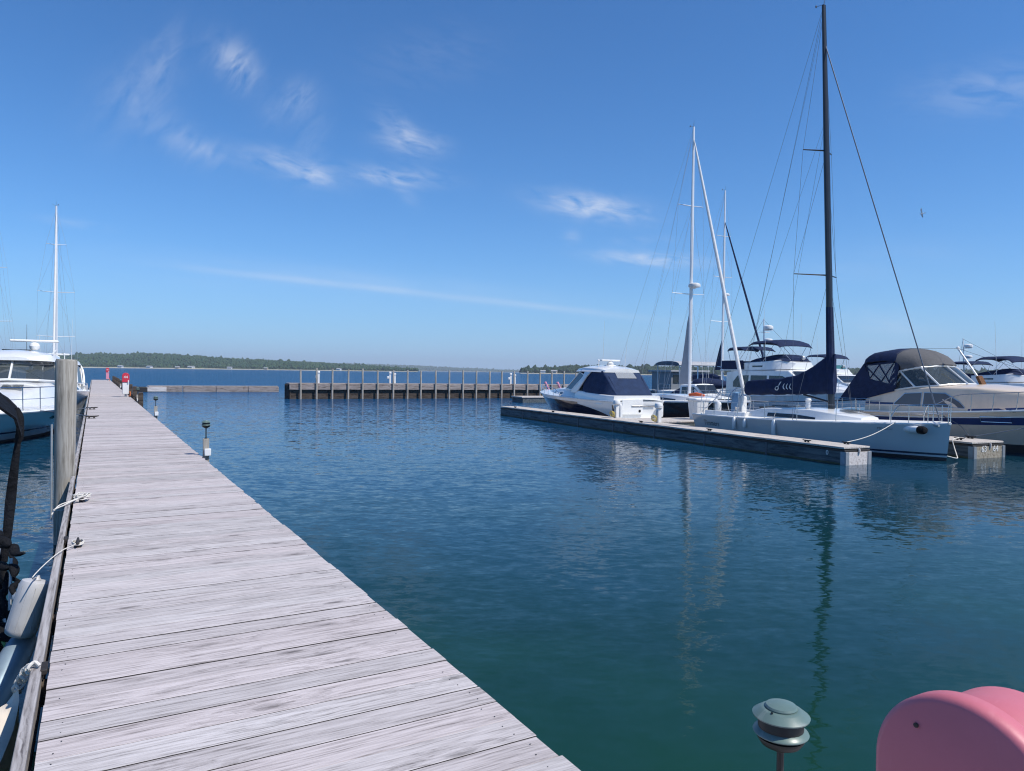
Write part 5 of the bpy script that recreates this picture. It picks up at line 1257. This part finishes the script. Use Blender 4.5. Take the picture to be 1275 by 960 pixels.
# canvas top
canopy([(1.35, 1.25, 3.02, .42), (1.6, 1.36, 3.12, .46), (2.4, 1.40, 3.18, .50), (2.9, 1.38, 3.16, .50)], ce, 'canvas_top', 'navy_canvas')
rows = []
for j_ in range(5):
    row = []
    for i_ in range(9):
        k_ = -1 + 2 * i_ / 8; a_ = Vector((2.84, 1.385 * math.sin(math.pi / 2 * k_), 3.16 + .50 * math.cos(math.pi / 2 * k_) ** .7 + .012))
        pl = tp[1:-1]; q_ = (1 - (k_ + 1) / 2) * (len(pl) - 1); i0 = min(int(q_), len(pl) - 2); b_ = Vector(pl[i0]).lerp(Vector(pl[i0 + 1]), q_ - i0) + Vector((.03, 0, .05))
        f_ = j_ / 4; p_ = a_.lerp(b_, f_); p_.z += .16 * math.sin(f_ * math.pi) * (1 - abs(k_)); p_.x += .10 * math.sin(f_ * math.pi); row.append(p_)
    rows.append(row)
mb = MB(); mb.sheet(rows, -.025); mb.build('canvas_front', 'grey_canvas', ce, angle=50)
for sg in (1, -1):
    def eq(x, z): return Vector((x, sg * lerp(1.44, 1.36, (z - 1.8) / 1.4), z))
    mb = MB()                                                     # the dark side cloth: aft flap and the low band
    for quad in ([(.25, 1.50), (1.3, 1.56), (1.75, 2.46), (1.42, 3.06)], [(1.3, 1.56), (2.9, 1.98), (2.95, 2.20), (1.75, 2.46)], [(2.55, 2.06), (2.96, 2.10), (3.05, 2.95), (2.9, 3.18)], [(1.42, 3.02), (1.56, 2.98), (2.78, 3.08), (2.9, 3.20)]):
        a, b, c, d = [eq(*p) for p in quad]; nn_ = 5
        mb.sheet([[a.lerp(b, i / nn_).lerp(d.lerp(c, i / nn_), j / nn_) + Vector((0, sg * .015 * math.sin(i * 2 + j * 3), 0)) for i in range(nn_ + 1)] for j in range(nn_ + 1)][:: (1 if sg < 0 else -1)], .012)
    sd_ = mb.build('side_curtain', 'navy_canvas', ce, angle=70)
    mb = MB(); mb.sheet([[eq(1.72, 2.45), eq(2.96, 2.19)], [eq(1.56, 3.0), eq(2.86, 3.08)]][:: (1 if sg < 0 else -1)], .006); w_ = mb.build('clear_window', 'vinyl_clear', sd_)
    mb = MB()
    for a, b in (((1.75, 2.44), (2.2, 3.05)), ((2.15, 3.04), (2.75, 2.22)), ((1.6, 2.9), (2.3, 2.34)), ((2.3, 2.34), (2.8, 3.06)), ((1.74, 2.45), (1.56, 3.0))): mb.tube([eq(*a) + Vector((0, sg * .02, 0)), eq(*b) + Vector((0, sg * .02, 0))], .022, 6)
    mb.build('window_seam', 'navy_canvas', sd_)
mb = MB(); mb.sheet([[Vector((.25, y, 1.50)) for y in (-1.35, -.5, .5, 1.35)], [Vector((.8, y, 2.3)) for y in (-1.36, -.5, .5, 1.36)], [Vector((1.38, y * .98, 3.08 + (.40 if abs(y) < .6 else 0))) for y in (-1.3, -.5, .5, 1.3)]], .015); mb.build('aft_curtain', 'navy_canvas', ce, angle=60)
bow_rail(eh, ce, .42, .99, .62, .016, False, 9, name='bow_rail', lean=.15)
bow_rail(eh, ce, .0, .18, .5, .016, True, 3, name='stern_rail', close=False)
mb = MB()
for sg in (1, -1): mb.tube([(.3, sg * 1.55, 1.55), (2.4, sg * 1.62, 1.56)], .015, 6); mb.tube([(.3, sg * 1.55, 1.55), (.3, sg * 1.55, 1.12)], .015, 6); mb.tube([(1.3, sg * 1.6, 1.55), (1.3, sg * 1.6, 1.12)], .015, 6); mb.tube([(2.4, sg * 1.62, 1.56), (2.4, sg * 1.62, 1.12)], .015, 6)
mb.build('side_rail', 'steel', ce)
mb = MB(); mb.box((5.35, .1, 2.42), (.10, .26, .42), ry=R(-28)); mb.build('teak_mast_step', 'teak', ce)
mb = MB(); mb.tube([(5.3, .1, 2.45), (4.45, .1, 3.62), (4.42, .1, 3.66)], [.04, .035, .03], 8); mb.ball((4.42, .1, 3.68), .06, n=10); mb.build('signal_mast', 'white_plastic', ce)
mb = MB(); mb.tube([(4.42, .1, 3.66), (8.8, 0, 2.2)], .006, 5); mb.tube([(4.42, .1, 3.66), (2.6, -.2, 3.7)], .006, 5); mb.build('stay', 'wire', ce)
mb = MB()
for sg in (1, -1):
    c = eh.side(7.05, 1.12, .02, sg); pts = [eh.side(6.55, 1.02, .02, sg), eh.side(6.55, 1.20, .02, sg), eh.side(7.5, 1.22, .02, sg), eh.side(7.5, 1.04, .02, sg), eh.side(6.55, 1.02, .02, sg)]; mb.tube(pts, .018, 6)
mb.build('port_frame', 'steel', ce)
lettering('Rel', .13, 'dark_letter', ce, eh.side(7.6, 1.44, .008, -1), (1, 0, 0), (0, 0, 1), 'name', fit=lambda p: eh.side(p.x, p.z, .008, -1))
mb = MB(); mb.lathe([(.05, 0), (.05, .08), (.08, .10), (.08, .14)], (6.2, -1.55, 1.22), 10); mb.build('deck_fitting', 'rubber', ce)
einv = lambda x, y, z: EP + Matrix.Rotation(ROT_NEAR, 3, 'Z') @ Vector((x, y, z))
rope('mooring_line', [einv(5.2, -1.84, 1.15), einv(6.0, -2.0, .85), Q(24.05, 15.95, ZA + .07)], .014, 'dark spring line from the cream cruiser side aft to its cleat on the numbered dock', 'wire')
rope('mooring_line', [einv(9.4, -1.2, 1.45), einv(8.2, -1.9, .95), Q(24.05, 15.85, ZA + .07)], .014, 'dark bow line from the cream cruiser forward to its cleat on the numbered dock', 'wire')

# ---- flybridge boats
def flybridge(label, pos, rot, k=1.0, bimini='navy_canvas', hull_mat='gelcoat', mast=True, cover=True, aft=True, mast_x=3.0):
    r = thing('flybridge_cruiser', label, 'motorboat', pos, rot, None); L, B = 12 * k, 4.0 * k
    S = lambda *a: tuple(x * k for x in a)
    h = Hull(L, B, (1.15 * k, 1.1 * k, 1.75 * k), 1.3 * k, .92, .86, 2.3, .5, .5, .5 * k, .1, 1.2)
    h.build(r, [(0, .16, 1), (.16, 1, 0)], [hull_mat, 'bottom_paint']); h.deck(r, 'gelcoat', .02, .06); h.rail_line(r, 1.0, .05 * k, 'gelcoat', 'rub_rail'); h.rail_line(r, .72, .025 * k, 'navy_paint', 'stripe', .004)
    dh, wf = house([S(1.2, 1.68, 1.1, 1.60, 2.72, .06, .04), S(2.2, 1.70, 1.1, 1.60, 2.85, .06, .05), S(6.6, 1.66, 1.15, 1.52, 2.85, .08, .06), S(7.4, 1.58, 1.2, 1.30, 2.2, .10, .05), S(9.0, 1.25, 1.35, .95, 1.95, .15, .05), S(10.2, .7, 1.5, .45, 1.72, .08, .03)], r, 'deckhouse', 'gelcoat')
    strip(wf, [S(1.9, 1.75, 2.10), S(2.3, 1.72, 2.5), S(3.3, 1.72, 2.52)], dh, 'side_window', 'window_dark')
    strip(wf, [S(3.5, 1.72, 2.52), S(4.9, 1.74, 2.52)], dh, 'side_window', 'window_dark')
    strip(wf, [S(5.1, 1.74, 2.52), S(6.2, 1.78, 2.50), S(6.9, 1.85, 2.2)], dh, 'side_window', 'window_dark')
    mb = MB(); mb.sheet([[Vector(S(7.43, y, 2.18)) for y in (-1.15, 0, 1.15)], [Vector(S(6.72, y, 2.74)) for y in (-1.3, 0, 1.3)]], .01); w_ = mb.build('front_window', 'window_dark', dh); w_.location = (.05 * k, 0, .06 * k)
    fb_, wfb = house([S(2.8, 1.55, 2.86, 1.58, 3.35, .05, .0), S(4.6, 1.60, 2.88, 1.55, 3.42, .06, .0), S(5.6, 1.48, 2.90, 1.25, 3.52, .10, .0), S(6.4, 1.15, 2.92, .70, 3.36, .12, .0)], r, 'flybridge', 'gelcoat')
    strip(wfb, [S(3.6, 3.05, 3.15), S(4.5, 3.06, 3.16)], fb_, 'vent', 'window_dark')
    if cover:
        c2_, _ = house([S(2.9, 1.56, 3.30, 1.1, 3.5, .1, .05), S(3.4, 1.58, 3.32, 1.15, 3.62, .12, .08), S(4.6, 1.52, 3.40, 1.1, 3.8, .15, .10), S(5.6, 1.25, 3.46, .9, 3.78, .12, .08), S(6.1, .95, 3.42, .7, 3.6, .08, .04)], r, 'helm_cover', bimini)
    else:
        windshield([S(5.3, 1.2, 3.5), S(6.0, .7, 3.42), S(6.1, 0, 3.42), S(6.0, -.7, 3.42), S(5.3, -1.2, 3.5)], [S(5.1, 1.1, 3.8), S(5.75, .65, 3.78), S(5.85, 0, 3.78), S(5.75, -.65, 3.78), S(5.1, -1.1, 3.8)], (0, 1, 3, 4), r, 'teal_glass', 'steel', .02)
    mb = MB()
    for sg in (1, -1): mb.sheet([[Vector(S(x, sg * 1.62, z)) for z in (2.92, 3.5)] for x in (.7, 1.7, 2.8)][:: sg], .02 * k)
    mb.sheet([[Vector(S(.7, y, z)) for z in (2.92, 3.5)] for y in (1.62, 0, -1.62)], .02 * k); mb.build('weather_cloth', bimini, r)
    mb = MB(); mb.box(S(1.7, 0, 2.86), S(2.3, 3.3, .08)); mb.build('boat_deck', 'gelcoat', r, bevel=.02)
    mb = MB()
    for x in (.75, 1.7):
        for sg in (1, -1): mb.tube([S(x, sg * 1.55, 1.1), S(x, sg * 1.6, 2.86)], .03 * k, 8)
    mb.build('deck_post', 'gelcoat', r)
    canopy([S(3.0, 1.35, 4.42, .16), S(3.4, 1.42, 4.55, .2), S(5.0, 1.42, 4.58, .2), S(5.5, 1.38, 4.46, .16), S(5.75, 1.34, 4.26, .12)], r, 'bimini_top', bimini, .05)
    mb = MB()
    for sg in (1, -1):
        mb.tube([S(3.2, sg * 1.4, 4.5), S(4.4, sg * 1.5, 3.35)], .014 * k, 6); mb.tube([S(5.3, sg * 1.4, 4.5), S(4.4, sg * 1.5, 3.35)], .014 * k, 6); mb.tube([S(5.6, sg * 1.36, 4.36), S(6.2, sg * .9, 3.5)], .010 * k, 6); mb.tube([S(3.2, sg * 1.4, 4.5), S(2.2, sg * 1.6, 3.4)], .010 * k, 6)
    mb.build('bimini_frame', 'steel', r)
    if aft:
        canopy([S(.9, 1.30, 4.12, .10), S(1.1, 1.36, 4.26, .14), S(2.3, 1.36, 4.28, .14), S(2.6, 1.32, 4.1, .1)], r, 'aft_bimini', bimini, .05)
        mb = MB()
        for sg in (1, -1): mb.tube([S(1.0, sg * 1.33, 4.2), S(1.7, sg * 1.6, 2.95)], .014 * k, 6); mb.tube([S(2.4, sg * 1.34, 4.2), S(1.7, sg * 1.6, 2.95)], .014 * k, 6)
        mb.build('aft_bimini_frame', 'steel', r)
    if mast:
        mx = mast_x
        mb = MB(); mb.tube([S(mx, 0, 3.3), S(mx - .15, 0, 6.3)], [.06 * k, .035 * k], 8); mb.tube([S(mx - .1, -.5, 5.4), S(mx - .1, .5, 5.4)], .02 * k, 6); mb.box(S(mx + .25, 0, 5.52), S(.6, .3, .05)); mb.box(S(mx + .25, 0, 4.72), S(.6, .3, .05))
        m_ = mb.build('radar_mast', 'alu_mast', r); radome(m_, S(mx + .3, 0, 5.55), .32 * k, .30 * k); radome(m_, S(mx + .3, 0, 4.75), .30 * k, .22 * k, name='satellite_dome')
        mb = MB(); mb.tube([S(mx - .15, 0, 6.25), S(.6, 0, 3.5)], .008, 5); mb.tube([S(mx - .15, 0, 6.25), S(6.2, 0, 3.5)], .008, 5); mb.build('stay', 'wire', r)
    bow_rail(h, r, .35, .985, .75 * k, .018 * k, True, 9, name='bow_rail')
    whip(r, S(4.7, -1.5, 3.3), S(4.5, -1.55, 7.4)); whip(r, S(4.7, 1.5, 3.3), S(4.6, 1.55, 6.6))
    mb = MB(); mb.lathe([(.10 * k, 0), (.13 * k, .1 * k), (.12 * k, .22 * k), (.05 * k, .26 * k)], S(6.0, .2, 3.62), 12, ax=(1, 0, .2)); mb.build('searchlight', 'galv', r)
    mb = MB(); mb.tube([S(3.2, 1.9, 1.2), S(3.2, 2.05, .55)], [.01, .11 * k, ][0:2], 8); mb.build('hanging_fender', 'white_plastic', r)
    return r, h
flybridge('white flybridge trawler with navy bimini and domed radar mast, behind the navy boom cover', Q(35.6, 40.6), ROT_NEAR, 1.0)
def fly_at(px, Y, label, k, **kw):
    """put the flybridge (5 m from the stern) in this direction"""
    c = PT(px, 466, Y); o = Matrix.Rotation(ROT_NEAR, 3, 'Z') @ Vector((5.0 * k, 0, 0)); return flybridge(label, (c.x - o.x, c.y - o.y, 0), ROT_NEAR, k, **kw)
fly_at(1036, 64, 'small white flybridge boat with thin navy bimini far behind the black mast', .92, mast=False, aft=False, cover=False)
fly_at(1262, 44, 'white flybridge boat with long navy bimini and radar mast behind the cream cruiser', .80, aft=True, mast=True, mast_x=1.2)

# ---- small boats beyond the main pier
def cuddy(label, pos, rot, k=1.0, cover=None, hull_mat='gelcoat'):
    r = thing('cuddy_boat', label, 'motorboat', pos, rot); S = lambda *a: tuple(x * k for x in a)
    h = Hull(7 * k, 2.5 * k, (.85 * k, .85 * k, 1.15 * k), .9 * k, .92, .85, 2.3, .5, .55, .35 * k, .1, 1.2); h.build(r, [(0, .15, 1), (.15, 1, 0)], [hull_mat, 'bottom_paint']); h.deck(r, 'gelcoat', .02, .05); h.rail_line(r, 1, .03, 'rubber', 'rub_rail')
    cb_, wf = house([S(2.2, 1.0, .82, .88, 1.95, .08, .04), S(3.6, .98, .84, .82, 2.0, .08, .05), S(4.3, .9, .86, .6, 1.35, .08, .05), S(5.8, .55, .95, .35, 1.2, .08, .04)], r, 'cabin', 'gelcoat')
    strip(wf, [S(2.4, 1.35, 1.80), S(3.0, 1.35, 1.84)], cb_, 'side_window', 'window_dark'); strip(wf, [S(3.1, 1.35, 1.84), S(3.6, 1.36, 1.82), S(3.9, 1.37, 1.55)], cb_, 'side_window', 'window_dark')
    mb = MB(); mb.sheet([[Vector(S(4.27, y, 1.42)) for y in (-.6, 0, .6)], [Vector(S(3.68, y, 1.92)) for y in (-.74, 0, .74)]], .01); w_ = mb.build('front_window', 'window_dark', cb_); w_.location = (.04, 0, .04)
    if cover:
        c_, _ = house([S(.1, 1.1, .86, 1.0, 1.1, .08, .05), S(1.2, 1.15, .86, .9, 1.5, .1, .08), S(2.25, 1.02, .86, .9, 1.9, .1, .05)], r, 'cockpit_cover', cover)
    bow_rail(h, r, .5, .98, .45 * k, .014, False, 5); whip(r, S(2.6, .7, 1.95), S(2.4, .75, 4.2)); return r
def at_px(px, Y): c = PT(px, 466, Y); return Vector((c.x, c.y, 0))
cuddy('small white cabin boat with windows just right of the sport cruiser stern', at_px(836, 50), ROT_NEAR, .95)
cuddy('small white cabin boat with blue cockpit cover farther back left of the silver mast', at_px(848, 60), ROT_NEAR, 1.0, 'blue_canvas')
cuddy('low white boat under a dark cover behind the maroon sailboat', at_px(893, 62), ROT_NEAR, 1.15, 'navy_canvas')
cuddy('small white boat with grey cover between the trawler and the black mast', at_px(1065, 70), ROT_NEAR, 1.05, 'grey_canvas')
# rubber tender with a cover hung at the trawler's stern
td = thing('tender', 'navy covered tender hung up at the stern of the flybridge trawler', 'dinghy', at_px(887, 54), ROT_NEAR + R(70))
mb = MB(); mb.loft([[Vector((x, w * math.cos(a) , 1.75 + hgt * math.sin(a) * (1 if math.sin(a) > 0 else .55))) for a in [k * math.pi / 6 for k in range(12)]] for x, w, hgt in ((-1.6, .05, .1), (-1.3, .5, .45), (-.4, .75, .55), (.6, .7, .42), (1.3, .45, .28), (1.7, .06, .1))]); mb.build('cover', 'navy_canvas', td, angle=70)
mb = MB()
for x in (-1, 1): mb.tube([(x, .3, 2.1), (x * .9, .6, 3.1), (x * .9, 1.4, 3.15)], .04, 6); mb.tube([(x, .5, 1.6), (x, 1.6, .9)], .05, 6)
mb.build_each('davit', 'steel', td)
# shed with a flat roof on the far pier, and a thin canopy frame
sh = thing('dock_house', 'grey flat roofed dock house with dark glazing far behind the silver mast', 'building', at_px(845, 92), SL)
mb = MB(); mb.box((0, 0, 1.6), (5.2, 4, 2.4)); mb.build('wall', 'house_grey', sh); mb = MB(); mb.box((0, 0, 2.9), (5.9, 4.8, .22)); mb.build('roof', 'roof_grey', sh, bevel=.03)
for x in (-1.7, 0, 1.7): mb = MB(); mb.box((x, -2.02, 1.9), (1.3, .06, 1.0)); mb.build('window', 'window_dark', sh)
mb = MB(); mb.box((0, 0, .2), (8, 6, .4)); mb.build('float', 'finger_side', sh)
fc = thing('boat_canopy_frame', 'thin white boat lift canopy frame far behind the silver mast', 'boat lift', at_px(868, 84), SL)
mb = MB()
for x in (-4, 4):
    for y in (-2, 2): mb.tube([(x, y, -1), (x, y, 3.6)], .06, 6)
mb.build('post', 'galv', fc)
canopy([(-4.2, 2.2, 3.5, .45), (0, 2.2, 3.5, .45), (4.2, 2.2, 3.5, .45)], fc, 'roof_cloth', 'sail_grey', .04)
fp = thing('far_pier', 'low grey pier far back linking the rear row of boats', 'dock', Q(30, 55), ROT_AWAY)
mb = MB(); mb.box((1.1, -22, .45), (2.2, 52, .1)); mb.build('top_planking', 'finger_top', fp); mb = MB(); mb.box((1.1, -22, .15), (2.1, 51.8, .5)); mb.build('side_board', 'finger_side', fp)

# ---- the big white motor yacht on the left, bow towards the viewer, beside the dock
MP = W(40.2, -2.78); ML = 12.8
my = thing('motor_yacht', 'large white motor yacht with hardtop, rails and radar moored left of the dock', 'motorboat', MP, ROT_U + math.pi)
h = Hull(ML, 4.1, (1.1, .98, 1.06), 1.5, .93, .80, 2.3, .5, .72, .5, .1, 1.25)
h.build(my, [(0, .10, 1), (.10, .30, 0), (.30, .36, 2), (.36, 1, 0)], ['gelcoat_grey', 'bottom_paint', 'navy_paint', 'bottom_paint']); h.deck(my, 'gelcoat', .0, .16); h.rail_line(my, 1, .045, 'white_plastic', 'rub_rail')
fd, wfm = house([(3.0, 1.88, .98, 1.62, 1.84, .18, .10), (6.0, 1.84, .98, 1.42, 1.90, .25, .12), (8.0, 1.62, .98, 1.1, 1.72, .25, .12), (10.0, 1.15, 1.0, .6, 1.42, .18, .08), (11.8, .5, 1.02, .2, 1.14, .05, .03)], my, 'foredeck', 'gelcoat')
mb = MB(); mb.box((8.5, .25, 1.80), (.65, .65, .06), ry=R(7)); mb.build('hatch', 'window_tint', my, bevel=.02)
bt = [(4.0, 1.66, 1.84), (5.6, 1.50, 1.94), (6.6, .9, 2.0), (6.85, 0, 2.03), (6.6, -.9, 2.0), (5.6, -1.50, 1.94), (4.0, -1.66, 1.84)]
tp = [(2.4, 1.52, 2.62), (4.2, 1.36, 2.72), (5.1, .8, 2.76), (5.3, 0, 2.78), (5.1, -.8, 2.76), (4.2, -1.36, 2.72), (2.4, -1.52, 2.62)]
windshield(bt, tp, (0, 1, 3, 5, 6), my, 'window_tint', 'gelcoat', .045)
hd, _ = house([(.9, 1.5, 2.62, 1.42, 2.84, .08, .06), (2.4, 1.64, 2.64, 1.5, 2.98, .12, .14), (4.2, 1.58, 2.70, 1.42, 3.04, .14, .16), (5.2, 1.25, 2.74, 1.05, 2.98, .10, .12), (5.75, .7, 2.76, .5, 2.86, .04, .04)], my, 'hard_top', 'gelcoat')
mb = MB(); mb.box((3.2, 0, 3.2), (1.1, 1.0, .05)); mb.build('roof_hatch', 'window_dark', hd, bevel=.02)
for sg in (1, -1):
    mb = MB(); mb.loft([[Vector((x + dx, sg * (y + dy), z)) for dx, dy in ((-wd, -.06), (wd, -.06), (wd, .06), (-wd, .06))] for x, y, z, wd in ((3.0, 1.72, 1.8, .5), (2.2, 1.68, 2.2, .3), (1.7, 1.6, 2.7, .35))]); mb.build('arch', 'gelcoat', my, bevel=.03)
    mb = MB(); mb.tube([(4.5, sg * 1.3, 3.06), (3.4, sg * 1.36, 3.20), (1.9, sg * 1.30, 3.12)], .035, 8); mb.build('roof_rail', 'white_plastic', hd)
mb = MB(); mb.tube([(5.2, .9, 2.06), (5.0, .2, 2.5)], .012, 5); mb.tube([(5.2, -.9, 2.06), (5.0, -.3, 2.5)], .012, 5); mb.build('wiper', 'rubber', my)
mb = MB(); mb.box((3.4, -.5, 2.15), (.5, .6, .7)); mb.box((3.2, .6, 2.1), (.5, .6, .6)); mb.build('helm_seat', 'white_plastic', my, bevel=.08)
mb = MB(); mb.lathe([(.10, 0), (.17, .05), (.20, .16), (.16, .27), (.06, .32)], (3.3, .6, 3.22), 18); ra = mb.build('radar', 'white_plastic', my)
mb = MB(); mb.box((3.3, .6, 3.60), (.14, 1.75, .10), R(8)); mb.build('antenna_bar', 'white_plastic', ra, bevel=.04)
whip(my, (2.9, .3, 3.15), (2.88, .3, 4.3), .014, 'wire'); whip(my, (2.1, -1.2, 3.0), (2.0, -1.25, 5.0))
bow_rail(h, my, .38, .985, .80, .018, True, 8, name='bow_rail', lean=.1)
for sg in (1, -1):
    for x in (8.0, 9.3):
        c = h.side(x, .74, .0, sg); mb = MB(); ring = []
        d1 = (h.side(x + .2, .74, 0, sg) - c).normalized(); d2 = (h.side(x, .82, 0, sg) - c).normalized(); nr = d1.cross(d2).normalized() * (-1 if sg > 0 else 1)
        if nr.y * sg < 0: nr = -nr
        mb.poly([c + d1 * .24 * math.cos(a) + d2 * (.07 * math.sin(a)) - nr * .02 + Vector((0, 0, .05 * math.cos(a))) for a in [k * math.pi / 8 for k in range(16)]], nr, .035); mb.build('porthole', 'window_dark', my, smooth=False)
mb = MB(); mb.tube([(9.8, -1.5, 1.0), (9.9, -1.4, 1.14)], .02, 6); mb.build('deck_cleat', 'steel', my)
minv = lambda x, y, z: MP + Matrix.Rotation(ROT_U + math.pi, 3, 'Z') @ Vector((x, y, z))
rope('mooring_line', [minv(9.5, 1.62, 1.06), minv(9.8, 2.2, 1.02), W(31.0, -.10, DZ + .07)], .016, 'dark mooring line from the motor yacht to the farther cleat on the dock', 'wire')
rope('mooring_line', [minv(11.0, 1.15, 1.06), minv(12.0, 1.9, 1.02), W(25.6, -.10, DZ + .07)], .016, 'dark mooring line from the motor yacht bow to the nearer cleat on the dock', 'wire')

# ---- a gull high on the right
gp = PT(1148, 266, 60)
mb = MB(); mb.tube([(-.24, 0, 0), (-.16, 0, .0), (-.02, 0, .01), (.12, 0, .015), (.2, 0, .03), (.26, 0, .02)], [.015, .045, .07, .06, .035, .01], 8)
for sg in (1, -1): mb.sheet([[Vector((.10, sg * y, z)), Vector((-.07, sg * y, z - .005))] for y, z in ((.03, .03), (.22, .15), (.42, .20))] + [[Vector((.02, sg * .62, .15)), Vector((-.06, sg * .62, .145))]], .012)
mb.sheet([[Vector((-.22, y, .0)) for y in (-.03, .03)], [Vector((-.36, y, .0)) for y in (-.07, .07)]], .01)
g_ = mb.build('gull', 'bird_white', None, loc=gp, rz=R(150)); g_.rotation_euler = (R(50), R(10), R(150)); g_.scale = (.7, .7, .7); tag(g_, 'small white gull flying in the blue sky right of the black mast', 'bird')
